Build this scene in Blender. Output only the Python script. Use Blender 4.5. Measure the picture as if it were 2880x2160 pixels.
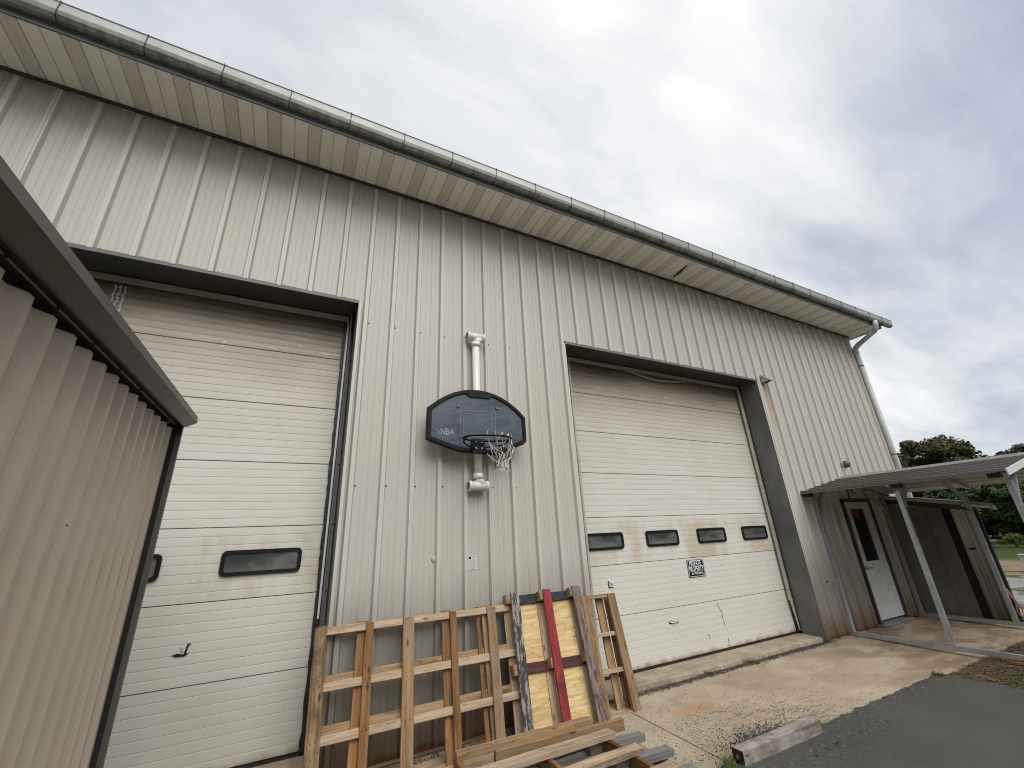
import bpy, bmesh, math, random
from mathutils import Vector, Matrix
import mathutils.noise as mnoise
R = random.Random(11)
SC = bpy.context.scene
COL = SC.collection
for o in list(bpy.data.objects):
    bpy.data.objects.remove(o)

# ------------------------------------------------------------------ camera
cam = bpy.data.cameras.new("camera")
cam.sensor_width = 36.0
cam.lens = 36.0 * 1165.876 / 2880.0
cam.clip_start = 0.05
cam.clip_end = 900
camera = bpy.data.objects.new("camera", cam)
COL.objects.link(camera)
RT, UP, FW = ((0.889925, -0.453712, -0.046678), (-0.120429, -0.332447, 0.935401), (0.43992, 0.826816, 0.350493))
m = Matrix(((RT[0], UP[0], -FW[0], 0.0), (RT[1], UP[1], -FW[1], -4.49816), (RT[2], UP[2], -FW[2], 1.78369), (0, 0, 0, 1)))
camera.matrix_world = m
SC.camera = camera

# ------------------------------------------------------------------ sky, sun, exposure
SUN_EL, SUN_AZ = math.radians(49), math.radians(176)      # azimuth clockwise from +y
world = bpy.data.worlds.new("World")
SC.world = world
world.use_nodes = True


class NT:
    """small helper around a node tree"""
    def __init__(s, tree):
        s.t = tree
        s.n = tree.nodes
        s.l = tree.links

    def new(s, kind, **kw):
        n = s.n.new(kind)
        for k, v in kw.items():
            setattr(n, k, v)
        return n

    def link(s, a, b):
        s.l.new(a, b)

    def put(s, sock, v):
        if isinstance(v, bpy.types.NodeSocket):
            s.l.new(v, sock)
        elif isinstance(v, (tuple, list)) and len(v) == 3 and sock.type == 'RGBA':
            sock.default_value = (*v, 1.0)
        else:
            sock.default_value = v

    def math(s, op, a, b=0.0, c=0.0, clamp=False):
        n = s.new('ShaderNodeMath', operation=op, use_clamp=clamp)
        s.put(n.inputs[0], a)
        s.put(n.inputs[1], b)
        s.put(n.inputs[2], c)
        return n.outputs[0]

    def vmath(s, op, a, b=(0, 0, 0)):
        n = s.new('ShaderNodeVectorMath', operation=op)
        s.put(n.inputs[0], a)
        s.put(n.inputs[1], b)
        return n.outputs['Value'] if op in ('DOT_PRODUCT', 'LENGTH') else n.outputs[0]

    def noise(s, vec, scale, detail=4, rough=0.55, dist=0.0):
        n = s.new('ShaderNodeTexNoise')
        if vec is not None:
            s.put(n.inputs['Vector'], vec)
        n.inputs['Scale'].default_value = scale
        n.inputs['Detail'].default_value = detail
        n.inputs['Roughness'].default_value = rough
        n.inputs['Distortion'].default_value = dist
        return n.outputs[0]

    def smooth(s, v, a, b, lo=0.0, hi=1.0):
        n = s.new('ShaderNodeMapRange', interpolation_type='SMOOTHSTEP')
        s.put(n.inputs[0], v)
        s.put(n.inputs[1], a)
        s.put(n.inputs[2], b)
        s.put(n.inputs[3], lo)
        s.put(n.inputs[4], hi)
        return n.outputs[0]

    def mix(s, f, a, b, blend='MIX'):
        n = s.new('ShaderNodeMix', data_type='RGBA', blend_type=blend)
        s.put(n.inputs[0], f)
        s.put(n.inputs[6], a)
        s.put(n.inputs[7], b)
        return n.outputs[2]

    def ramp(s, f, stops):
        n = s.new('ShaderNodeValToRGB')
        e = n.color_ramp.elements
        while len(e) < len(stops):
            e.new(0.5)
        for i, (p, c) in enumerate(stops):
            e[i].position = p
            e[i].color = (*c, 1)
        s.put(n.inputs[0], f)
        return n.outputs[0]

    def sep(s, v):
        n = s.new('ShaderNodeSeparateXYZ')
        s.put(n.inputs[0], v)
        return n.outputs

    def comb(s, x, y, z):
        n = s.new('ShaderNodeCombineXYZ')
        s.put(n.inputs[0], x)
        s.put(n.inputs[1], y)
        s.put(n.inputs[2], z)
        return n.outputs[0]

    def scale(s, v, k):
        n = s.new('ShaderNodeMapping')
        s.put(n.inputs[0], v)
        n.inputs['Scale'].default_value = k
        return n.outputs[0]


w = NT(world.node_tree)
w.n.clear()
wo = w.new('ShaderNodeOutputWorld')
sky = w.new('ShaderNodeTexSky')
sky.sky_type = 'NISHITA'
sky.sun_disc = False
sky.sun_elevation = SUN_EL
sky.sun_rotation = SUN_AZ
sky.dust_density = 2.0
bg_sky = w.new('ShaderNodeBackground')
w.link(sky.outputs[0], bg_sky.inputs[0])
bg_sky.inputs[1].default_value = 0.07
# cloud deck: noise laid out on a flat layer overhead
d = w.new('ShaderNodeTexCoord').outputs['Generated']
dx, dy, dz = w.sep(d)
den = w.math('ADD', w.math('MAXIMUM', dz, 0.0), 0.22)
px = w.math('DIVIDE', dx, den)
py = w.math('DIVIDE', dy, den)
cp = w.comb(px, py, 0.0)
rot = w.new('ShaderNodeMapping')
w.put(rot.inputs[0], cp)
rot.inputs['Rotation'].default_value = (0, 0, math.radians(-28))
rot.inputs['Scale'].default_value = (0.8, 1.9, 1)
rot.inputs['Location'].default_value = (0.35, 0.7, 0)
n1 = w.noise(rot.outputs[0], 0.9, 6, 0.5, 0.35)
n2 = w.noise(rot.outputs[0], 2.6, 6, 0.55, 0.5)
n3 = w.noise(rot.outputs[0], 6.5, 5, 0.55, 0.6)
nn = w.math('ADD', w.math('MULTIPLY', n1, 0.52), w.math('MULTIPLY', n2, 0.34))
nn = w.math('MULTIPLY_ADD', n3, 0.14, nn)
# thin spot in the deck, brighter (the veiled sun side of the layer)
lobe = w.vmath('DOT_PRODUCT', d, (0.58, 0.44, 0.685))
lobe = w.smooth(lobe, 0.62, 1.0)
# the deck thickens towards +x and above the left
thick = w.vmath('DOT_PRODUCT', d, (0.90, -0.15, 0.42))
thick = w.smooth(thick, 0.76, 1.0)
low = w.math('MULTIPLY', w.smooth(dz, 0.05, 0.16), w.smooth(dz, 0.42, 0.26))
lv = w.math('MULTIPLY_ADD', nn, 1.75, -0.235)
lv = w.math('MULTIPLY_ADD', lobe, 0.34, lv)
lv = w.math('MULTIPLY_ADD', thick, -0.46, lv)
lv = w.math('MULTIPLY_ADD', low, 0.22, lv)
ccol = w.ramp(lv, [(0.28, (0.42, 0.46, 0.56)), (0.50, (0.56, 0.60, 0.68)), (0.72, (0.76, 0.78, 0.80)), (1.0, (0.97, 0.97, 0.98))])
hz = w.smooth(dz, 0.15, 0.0)
ccol = w.mix(w.math('MULTIPLY', hz, 0.6), ccol, (0.50, 0.57, 0.68))
bg_c = w.new('ShaderNodeBackground')
w.link(ccol, bg_c.inputs[0])
bg_c.inputs[1].default_value = 0.595
mx = w.new('ShaderNodeMixShader')
mx.inputs[0].default_value = 0.94
w.link(bg_sky.outputs[0], mx.inputs[1])
w.link(bg_c.outputs[0], mx.inputs[2])
w.link(mx.outputs[0], wo.inputs[0])

sun_d = bpy.data.lights.new("sun", 'SUN')
sun_d.energy = 1.5
sun_d.angle = math.radians(52)
sun_d.color = (1.0, 0.96, 0.90)
sun = bpy.data.objects.new("sun", sun_d)
COL.objects.link(sun)
sd = Vector((math.sin(SUN_AZ) * math.cos(SUN_EL), math.cos(SUN_AZ) * math.cos(SUN_EL), math.sin(SUN_EL)))
sun.rotation_euler = sd.to_track_quat('Z', 'Y').to_euler()

SC.view_settings.view_transform = 'Standard'
SC.view_settings.look = 'None'
SC.view_settings.gamma = 1.0
SC.view_settings.exposure = 0.85
SC.view_settings.use_curve_mapping = False
SC.cycles.use_denoising = True
SC.cycles.max_bounces = 6
SC.cycles.filter_width = 1.05

# ------------------------------------------------------------------ materials
def mat(name, rough=0.6, metal=0.0, spec=0.5):
    mt = bpy.data.materials.new(name)
    mt.use_nodes = True
    n = NT(mt.node_tree)
    b = mt.node_tree.nodes['Principled BSDF']
    b.inputs['Roughness'].default_value = rough
    b.inputs['Metallic'].default_value = metal
    b.inputs['Specular IOR Level'].default_value = spec
    return mt, n, b


def obco(n):
    return n.new('ShaderNodeTexCoord').outputs['Object']


def wpos(n):
    return n.new('ShaderNodeNewGeometry').outputs['Position']


def rnd(n):
    return n.new('ShaderNodeObjectInfo').outputs['Random']


def bump(n, b, h, strength=0.3, dist=0.01):
    k = n.new('ShaderNodeBump')
    k.inputs['Strength'].default_value = strength
    k.inputs['Distance'].default_value = dist
    n.put(k.inputs['Height'], h)
    n.link(k.outputs[0], b.inputs['Normal'])


def simple(name, col, rough=0.6, metal=0.0, var=0.12, scale=6.0, grime=None, spec=0.5, bmp=0.0):
    mt, n, b = mat(name, rough, metal, spec)
    p = wpos(n)
    a = n.noise(p, scale, 5, 0.6)
    c = n.mix(n.smooth(a, 0.3, 0.75), tuple(x * (1 - var) for x in col), tuple(min(1, x * (1 + var)) for x in col))
    if grime:
        g = n.noise(p, scale * 0.45, 6, 0.65)
        c = n.mix(n.smooth(g, 0.52, 0.78, 0, grime[1]), c, grime[0])
    n.link(c, b.inputs['Base Color'])
    if bmp:
        bump(n, b, n.noise(p, scale * 12, 3), bmp, 0.004)
    return mt


M = {}


def siding_mat():
    mt, n, b = mat("siding_paint", 0.42, 0.0, 0.4)
    p = wpos(n)
    x, y, z = n.sep(p)
    big = n.noise(p, 0.55, 4)
    streak = n.noise(n.scale(p, (14, 14, 0.35)), 1.0, 5, 0.6)
    fine = n.noise(n.scale(p, (90, 90, 3)), 1.0, 3, 0.6)
    base = n.mix(n.smooth(big, 0.3, 0.7), (0.490, 0.477, 0.422), (0.488, 0.482, 0.448))
    base = n.mix(n.smooth(streak, 0.5, 0.85, 0, 0.10), base, (0.44, 0.41, 0.36))
    base = n.mix(n.smooth(fine, 0.5, 0.8, 0, 0.03), base, (0.42, 0.40, 0.36))
    base = n.mix(n.smooth(y, -0.012, -0.019, 0, 0.35), base, (0.68, 0.67, 0.61))  # lighter rib crests, a highlight painted into the colour
    # sheet to sheet shade differences
    sh = n.new('ShaderNodeTexWhiteNoise', noise_dimensions='1D')
    n.put(sh.inputs['W'], rnd(n))
    base = n.mix(n.math('MULTIPLY', sh.outputs[0], 0.3), base, (0.50, 0.48, 0.45))
    # shade behind pallets painted in as a dark film; splash dirt and rust below
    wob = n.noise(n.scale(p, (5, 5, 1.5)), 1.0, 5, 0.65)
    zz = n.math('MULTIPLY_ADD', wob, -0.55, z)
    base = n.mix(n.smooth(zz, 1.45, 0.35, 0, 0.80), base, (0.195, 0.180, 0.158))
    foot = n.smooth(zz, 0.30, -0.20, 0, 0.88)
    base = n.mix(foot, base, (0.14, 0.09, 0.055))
    rustz = n.math('MULTIPLY_ADD', n.noise(n.scale(p, (9, 9, 4)), 1.0, 5), -0.16, z)
    base = n.mix(n.smooth(rustz, 0.03, -0.03, 0, 0.9), base, (0.10, 0.040, 0.018))
    # rust run below the wall vent
    rx = n.math('ABSOLUTE', n.math('ADD', x, -8.03))
    wobx = n.math('MULTIPLY_ADD', n.noise(n.scale(p, (20, 1, 2)), 1.0, 3), 0.09, -0.045)
    rx = n.math('ADD', rx, wobx)
    run = n.math('MULTIPLY', n.smooth(rx, 0.10, 0.015), n.math('MULTIPLY', n.smooth(z, 3.3, 4.35), n.smooth(z, 4.52, 4.46)))
    base = n.mix(n.math('MULTIPLY', run, 0.55), base, (0.26, 0.13, 0.055))
    run2 = n.math('MULTIPLY', n.smooth(rx, 0.14, 0.03), n.math('MULTIPLY', n.smooth(z, 2.9, 3.8), n.smooth(z, 4.4, 3.9)))
    base = n.mix(n.math('MULTIPLY', run2, 0.3), base, (0.42, 0.30, 0.16))
    # rust weep beside the side door
    r3 = n.math('ABSOLUTE', n.math('ADD', x, -9.22))
    run3 = n.math('MULTIPLY', n.smooth(r3, 0.07, 0.0), n.smooth(z, 1.0, 1.7))
    run3 = n.math('MULTIPLY', run3, n.smooth(z, 2.3, 2.0))
    base = n.mix(n.math('MULTIPLY', run3, 0.6), base, (0.25, 0.13, 0.07))
    n.link(base, b.inputs['Base Color'])
    bump(n, b, n.noise(n.scale(p, (3, 3, 1.0)), 1.0, 3), 0.25, 0.02)
    return mt


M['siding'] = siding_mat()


def door_mat():
    mt, n, b = mat("door_paint", 0.38, 0.0, 0.4)
    p = wpos(n)
    x, y, z = n.sep(p)
    clean = n.mix(n.smooth(n.noise(p, 0.8, 4), 0.3, 0.7), (0.60, 0.598, 0.545), (0.645, 0.643, 0.60))
    gr = n.noise(n.scale(p, (1.2, 2, 9)), 1.0, 5, 0.65)
    clean = n.mix(n.smooth(gr, 0.45, 0.8, 0, 0.26), clean, (0.50, 0.45, 0.35))
    clean = n.mix(n.smooth(n.math('MULTIPLY_ADD', n.noise(p, 1.1, 5), 1.6, z), 3.0, 4.6, 0, 0.40), clean, (0.46, 0.41, 0.31))
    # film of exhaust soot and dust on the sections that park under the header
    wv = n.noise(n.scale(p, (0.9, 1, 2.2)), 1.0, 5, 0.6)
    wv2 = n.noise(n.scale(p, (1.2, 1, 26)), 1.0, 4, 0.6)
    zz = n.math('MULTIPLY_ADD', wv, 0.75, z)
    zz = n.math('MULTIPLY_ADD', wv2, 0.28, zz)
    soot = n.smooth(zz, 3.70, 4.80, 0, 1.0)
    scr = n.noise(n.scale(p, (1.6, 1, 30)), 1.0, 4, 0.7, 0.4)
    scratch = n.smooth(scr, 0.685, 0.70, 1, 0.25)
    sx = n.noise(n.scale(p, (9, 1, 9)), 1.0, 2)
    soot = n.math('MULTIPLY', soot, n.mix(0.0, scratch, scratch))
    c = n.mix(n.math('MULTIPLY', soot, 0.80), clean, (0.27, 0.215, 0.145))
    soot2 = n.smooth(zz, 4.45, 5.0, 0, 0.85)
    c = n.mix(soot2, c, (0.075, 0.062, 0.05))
    # brown weeps round the window band
    wn = n.noise(n.scale(p, (3.2, 1, 1.2)), 1.0, 5, 0.6)
    band = n.math('MULTIPLY', n.smooth(z, 1.36, 1.42), n.smooth(z, 2.02, 1.86))
    c = n.mix(n.math('MULTIPLY', band, n.smooth(wn, 0.40, 0.66, 0, 0.55)), c, (0.42, 0.33, 0.21))
    # rusted bottom edge
    rz = n.math('MULTIPLY_ADD', n.noise(n.scale(p, (7, 1, 5)), 1.0, 5, 0.65), -0.16, z)
    c = n.mix(n.smooth(rz, 0.13, 0.03, 0, 0.8), c, (0.25, 0.12, 0.06))
    c = n.mix(n.math('MULTIPLY', n.smooth(x, 2.0, 1.0), n.smooth(n.math('MULTIPLY_ADD', n.noise(p, 1.5, 5), 0.8, z), 2.0, 0.6, 0, 0.30)), c, (0.36, 0.35, 0.33))  # left door darker low down: shade of the shed painted in, plus dirt
    fl = n.noise(p, 9, 4, 0.7)
    low = n.smooth(z, 0.9, 0.2, 0.62, 0.52)
    c = n.mix(n.smooth(fl, low, 0.80, 0, 0.30), c, (0.42, 0.34, 0.25))
    n.link(c, b.inputs['Base Color'])
    bump(n, b, n.noise(n.scale(p, (2.2, 2, 2.2)), 1.0, 3), 0.22, 0.012)
    return mt


M['door'] = door_mat()
M['white_door'] = simple("white_door_paint", (0.55, 0.56, 0.57), 0.45, grime=((0.30, 0.28, 0.25), 0.4))
M['dark_trim'] = simple("dark_trim_paint", (0.135, 0.134, 0.130), 0.5, var=0.2, grime=((0.16, 0.13, 0.10), 0.5), scale=3)
M['header'] = simple("header_steel", (0.042, 0.041, 0.041), 0.55, var=0.25, grime=((0.06, 0.05, 0.04), 0.4), scale=3)
M['seal_light'] = simple("beige_weather_seal", (0.42, 0.385, 0.325), 0.6, var=0.15, scale=4)
M['rubber'] = simple("black_rubber", (0.018, 0.018, 0.018), 0.55, var=0.3)
M['black_plastic'] = simple("black_plastic", (0.008, 0.008, 0.009), 0.55, var=0.25, scale=20, spec=0.25)
def gutter_mat():
    mt, n, b = mat("weathered_gutter", 0.42, 0.15)
    p = wpos(n)
    x, y, z = n.sep(p)
    a = n.noise(n.scale(p, (0.8, 6, 6)), 1.0, 5, 0.6)
    c = n.mix(n.smooth(a, 0.3, 0.7), (0.27, 0.285, 0.275), (0.36, 0.375, 0.36))
    st = n.noise(n.scale(p, (13, 3, 2.0)), 1.0, 6, 0.7)
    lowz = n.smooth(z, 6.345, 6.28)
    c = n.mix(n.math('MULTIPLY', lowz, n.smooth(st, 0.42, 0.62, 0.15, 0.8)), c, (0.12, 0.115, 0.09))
    c = n.mix(n.smooth(st, 0.58, 0.72, 0, 0.5), c, (0.19, 0.185, 0.16))
    left = n.smooth(x, 2.5, -1.5, 0, 0.45)
    c = n.mix(n.math('MULTIPLY', left, n.smooth(n.noise(p, 3.5, 5, 0.65), 0.4, 0.65)), c, (0.16, 0.16, 0.13))
    n.link(c, b.inputs['Base Color'])
    return mt


M['gutter'] = gutter_mat()
M['gutter_under'] = M['gutter']
M['downspout'] = simple("chalky_green_grey_paint", (0.46, 0.49, 0.46), 0.5, var=0.12, scale=9, grime=((0.36, 0.36, 0.32), 0.6))
M['fascia'] = simple("fascia_grey", (0.13, 0.135, 0.15), 0.45, 0.1, var=0.12, grime=((0.08, 0.08, 0.08), 0.5))
M['strap'] = simple("strap_metal", (0.10, 0.10, 0.09), 0.5, 0.5)
M['screw'] = simple("screw_metal", (0.09, 0.085, 0.08), 0.5, 0.4)
M['pvc'] = simple("white_pvc", (0.74, 0.73, 0.69), 0.32, var=0.05, scale=5, grime=((0.55, 0.51, 0.44), 0.35))
M['galv'] = simple("galvanised_tube", (0.40, 0.43, 0.44), 0.42, 0.45, var=0.16, scale=7, grime=((0.26, 0.27, 0.27), 0.6))
M['brown_roof'] = simple("brown_roof_sheet", (0.060, 0.048, 0.043), 0.45, 0.0, var=0.12)
M['pale_under'] = simple("pale_sheet_underside", (0.48, 0.46, 0.42), 0.5)
M['white_trim'] = simple("white_trim", (0.66, 0.70, 0.70), 0.4, var=0.06)
M['bronze'] = simple("bronze_trim", (0.046, 0.041, 0.036), 0.40, var=0.12, scale=4)
M['bronze_lit'] = simple('bronze_lit_trim', (0.105, 0.093, 0.084), 0.42, var=0.15, scale=5, grime=((0.10, 0.09, 0.08), 0.5))  # brighter copy of the bronze, light painted into the colour
M['dark_void'] = simple("dark_cavity", (0.012, 0.010, 0.009), 0.8)
M['shed_panel'] = simple("grey_brown_board", (0.15, 0.14, 0.125), 0.6, var=0.22, scale=2.5, grime=((0.20, 0.13, 0.08), 0.4))
M['leaf_dirt'] = simple("leaf_litter", (0.07, 0.05, 0.03), 0.9, var=0.5, scale=20)
M['pebble'] = simple("pebble_stone", (0.15, 0.145, 0.14), 0.85, var=0.6, scale=25)
M['dark_pebble'] = simple("dark_gravel_stone", (0.045, 0.045, 0.047), 0.85, var=0.6, scale=25)
M['cord'] = simple("faded_orange_cord", (0.42, 0.13, 0.07), 0.6, var=0.2)
M['pink_cord'] = simple("faded_pink_cord", (0.36, 0.17, 0.16), 0.6, var=0.2)
M['crease'] = simple('crease_shadowed_rust', (0.26, 0.22, 0.18), 0.7, var=0.3, scale=30)
M['steel_white'] = simple("pale_steel", (0.58, 0.62, 0.66), 0.45, 0.2, var=0.12, scale=3)
M['lamp_glass'] = simple("olive_lamp_glass", (0.07, 0.07, 0.045), 0.15, var=0.3)
M['white_text'] = simple("white_print", (0.75, 0.75, 0.73), 0.5, var=0.04)
M['black_sign'] = simple("black_sign_print", (0.012, 0.012, 0.018), 0.35, var=0.1)
M['red_text'] = simple("faded_red_print", (0.30, 0.12, 0.12), 0.5, var=0.1)
M['orange_text'] = simple("orange_print", (0.40, 0.075, 0.012), 0.5, var=0.1)
M['sticker'] = simple("sticker_paper", (0.62, 0.63, 0.63), 0.4, var=0.05, scale=30)
M['grey_text'] = simple("grey_print", (0.30, 0.32, 0.33), 0.5, var=0.05)
M['net_white'] = simple("net_cord_white", (0.68, 0.66, 0.60), 0.8, var=0.1)
M['net_black'] = simple("net_cord_black", (0.02, 0.02, 0.02), 0.8, var=0.1)
M['bolt'] = simple("zinc_bolt", (0.42, 0.42, 0.42), 0.4, 0.6)


def glass_mat():
    mt, n, b = mat("dusty_window_glass", 0.18, 0.0, 0.6)
    p = wpos(n)
    a = n.noise(n.scale(p, (2.6, 1, 5)), 1.0, 5, 0.6, 0.3)
    z = n.sep(p)[2]
    c = n.mix(n.smooth(a, 0.35, 0.7), (0.045, 0.050, 0.052), (0.115, 0.12, 0.118))
    c = n.mix(n.smooth(z, 1.70, 1.62, 0, 0.5), c, (0.17, 0.175, 0.17))
    n.link(c, b.inputs['Base Color'])
    n.link(n.smooth(a, 0.3, 0.7, 0.12, 0.5), b.inputs['Roughness'])
    return mt


M['glass'] = glass_mat()
M['dark_glass'] = simple("dark_glass", (0.006, 0.006, 0.008), 0.08, var=0.1)


def soffit_mat(name, perf):
    mt, n, b = mat(name, 0.55)
    p = wpos(n)
    a = n.noise(n.scale(p, (2, 6, 1)), 1.0, 4)
    c = n.mix(n.smooth(a, 0.3, 0.7), (0.86, 0.83, 0.75), (0.88, 0.86, 0.80))
    s = n.noise(n.scale(p, (16, 1.2, 1)), 1.0, 4, 0.65)
    c = n.mix(n.smooth(s, 0.58, 0.8, 0, 0.4), c, (0.42, 0.37, 0.28))
    ru = n.noise(n.scale(p, (3, 3, 1)), 1.0, 5, 0.6)
    c = n.mix(n.smooth(ru, 0.70, 0.80, 0, 0.5), c, (0.28, 0.17, 0.08))
    if perf:
        c = n.mix(0.15, c, (0.58, 0.53, 0.42))
        x, y, z = n.sep(p)
        u = n.math('MULTIPLY', x, 62.0)
        v = n.math('MULTIPLY', y, 62.0)
        fx = n.math('ABSOLUTE', n.math('SUBTRACT', n.math('FRACT', n.math('ADD', u, v)), 0.5))
        fy = n.math('ABSOLUTE', n.math('SUBTRACT', n.math('FRACT', n.math('SUBTRACT', u, v)), 0.5))
        dd = n.math('MAXIMUM', fx, fy)
        hole = n.smooth(dd, 0.34, 0.25, 0, 1)
        c = n.mix(n.math('MULTIPLY', hole, 0.62), c, (0.24, 0.21, 0.14))
    n.link(c, b.inputs['Base Color'])
    return mt


M['soffit'] = soffit_mat("soffit_vinyl", False)
M['soffit_perf'] = soffit_mat("perforated_soffit_vinyl", True)


def wood(name, dark, light, grey=None, gamt=0.0, paint=None, pamt=0.0, knots=True):
    mt, n, b = mat(name, 0.78, 0, 0.25)
    o = obco(n)
    r = rnd(n)
    off = n.vmath('ADD', o, n.comb(n.math('MULTIPLY', r, 37.0), n.math('MULTIPLY', r, 11.0), n.math('MULTIPLY', r, 5.0)))
    g = n.noise(n.scale(off, (1.4, 26, 26)), 1.0, 6, 0.62, 0.9)
    g2 = n.noise(n.scale(off, (4, 110, 110)), 1.0, 3, 0.6, 0.3)
    blot = n.noise(off, 5.0, 5, 0.65)
    gg = n.math('ADD', n.math('MULTIPLY', g, 0.7), n.math('MULTIPLY', g2, 0.3))
    c = n.mix(n.smooth(gg, 0.30, 0.70), dark, light)
    c = n.mix(n.smooth(n.math('FRACT', n.math('MULTIPLY', r, 7.3)), 0.0, 1.0, 0, 0.38), c, tuple(x * 0.55 for x in dark))
    if grey:
        c = n.mix(n.smooth(blot, 0.38, 0.72, 0, gamt), c, grey)
    st = n.noise(n.scale(off, (1.2, 7, 7)), 1.0, 6, 0.72)
    c = n.mix(n.smooth(st, 0.50, 0.72, 0, 0.8), c, tuple(x * 0.30 for x in dark))
    fk = n.noise(n.scale(off, (16, 70, 70)), 1.0, 4, 0.7)
    c = n.mix(n.smooth(fk, 0.62, 0.70, 0, 0.75), c, tuple(x * 0.22 for x in dark))
    if knots:
        v = n.new('ShaderNodeTexVoronoi')
        n.put(v.inputs['Vector'], n.scale(off, (3.6, 11, 11)))
        v.inputs['Scale'].default_value = 1.0
        c = n.mix(n.smooth(v.outputs['Distance'], 0.16, 0.04, 0, 0.85), c, tuple(x * 0.25 for x in dark))
    if paint:
        wv = n.noise(n.scale(off, (9, 40, 40)), 1.0, 6, 0.75)
        c = n.mix(n.smooth(wv, 0.66 - 0.5 * pamt, 0.74 - 0.5 * pamt, 0, 1), c, paint) if pamt < 1 else n.mix(n.smooth(wv, 0.30, 0.36, 0, 1), c, paint)
    n.link(c, b.inputs['Base Color'])
    bump(n, b, gg, 0.5, 0.006)
    return mt


M['wood'] = wood("pallet_pine", (0.17, 0.095, 0.042), (0.47, 0.305, 0.160), (0.26, 0.215, 0.17), 0.6)
M['wood_pale'] = wood("pallet_pale_pine", (0.30, 0.21, 0.13), (0.58, 0.44, 0.305), (0.36, 0.30, 0.24), 0.5)
M['wood_warm'] = wood("pallet_warm_hardwood", (0.15, 0.070, 0.025), (0.40, 0.215, 0.085), (0.16, 0.11, 0.07), 0.5)
M['wood_rot'] = wood("rotten_pallet_wood", (0.10, 0.062, 0.032), (0.40, 0.28, 0.15), (0.055, 0.042, 0.032), 0.95)
M['wood_grey'] = wood("weathered_grey_wood", (0.13, 0.125, 0.12), (0.33, 0.32, 0.31), (0.20, 0.20, 0.20), 0.5)
M['wood_grey_paint'] = wood("flaking_grey_painted_wood", (0.20, 0.17, 0.15), (0.42, 0.39, 0.36), None, 0, (0.05, 0.047, 0.052), 0.42)
M['wood_brown_paint'] = wood("flaking_brown_painted_wood", (0.19, 0.14, 0.12), (0.38, 0.32, 0.28), None, 0, (0.105, 0.06, 0.06), 0.34)
M['red_paint'] = wood("red_painted_wood", (0.22, 0.030, 0.034), (0.36, 0.055, 0.060), (0.10, 0.02, 0.022), 0.85, None, 0, False)
M['black_paint'] = wood("black_painted_wood", (0.015, 0.016, 0.02), (0.05, 0.05, 0.058), (0.09, 0.09, 0.10), 0.6, None, 0, False)
M['maroon_paint'] = wood("maroon_painted_wood", (0.075, 0.028, 0.032), (0.15, 0.062, 0.068), (0.07, 0.04, 0.045), 0.6, None, 0, False)
M['timber'] = wood("old_timber_beam", (0.17, 0.135, 0.105), (0.38, 0.34, 0.29), (0.42, 0.40, 0.38), 0.8)
M['orange_wood'] = wood("orange_wood", (0.30, 0.14, 0.05), (0.45, 0.23, 0.09))


def plywood_mat():
    mt, n, b = mat("plywood_face", 0.6, 0, 0.3)
    p = wpos(n)
    g = n.noise(n.scale(p, (3, 3, 26)), 1.0, 5, 0.6, 0.8)
    c = n.mix(n.smooth(g, 0.3, 0.7), (0.52, 0.36, 0.155), (0.74, 0.575, 0.315))
    a = n.noise(n.scale(p, (1.3, 1.3, 2.2)), 1.0, 4)
    c = n.mix(n.smooth(a, 0.4, 0.75, 0, 0.35), c, (0.42, 0.27, 0.10))
    k = n.noise(n.scale(p, (11, 11, 42)), 1.0, 5, 0.78, 0.5)
    c = n.mix(n.smooth(k, 0.575, 0.65, 0, 0.85), c, (0.16, 0.10, 0.045))
    n.link(c, b.inputs['Base Color'])
    return mt


M['plywood'] = plywood_mat()


def backboard_mat():
    mt, n, b = mat("backboard_smoked_blue", 0.22, 0, 0.6)
    p = wpos(n)
    a = n.noise(n.scale(p, (2.2, 2, 5)), 1.0, 6, 0.65, 1.2)
    c = n.mix(n.smooth(a, 0.3, 0.72), (0.038, 0.052, 0.076), (0.075, 0.096, 0.128))
    s = n.noise(n.scale(p, (1.5, 1, 9)), 1.0, 5, 0.7, 2.0)
    c = n.mix(n.smooth(s, 0.60, 0.68, 0, 0.5), c, (0.04, 0.055, 0.08))
    n.link(c, b.inputs['Base Color'])
    n.link(n.smooth(a, 0.3, 0.7, 0.22, 0.5), b.inputs['Roughness'])
    return mt


M['backboard'] = backboard_mat()
M['board_line'] = simple("faded_board_line", (0.17, 0.195, 0.23), 0.4, var=0.2, scale=30)
M['board_letter'] = simple("faded_board_letter", (0.27, 0.28, 0.29), 0.4, var=0.35, scale=18)


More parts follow.
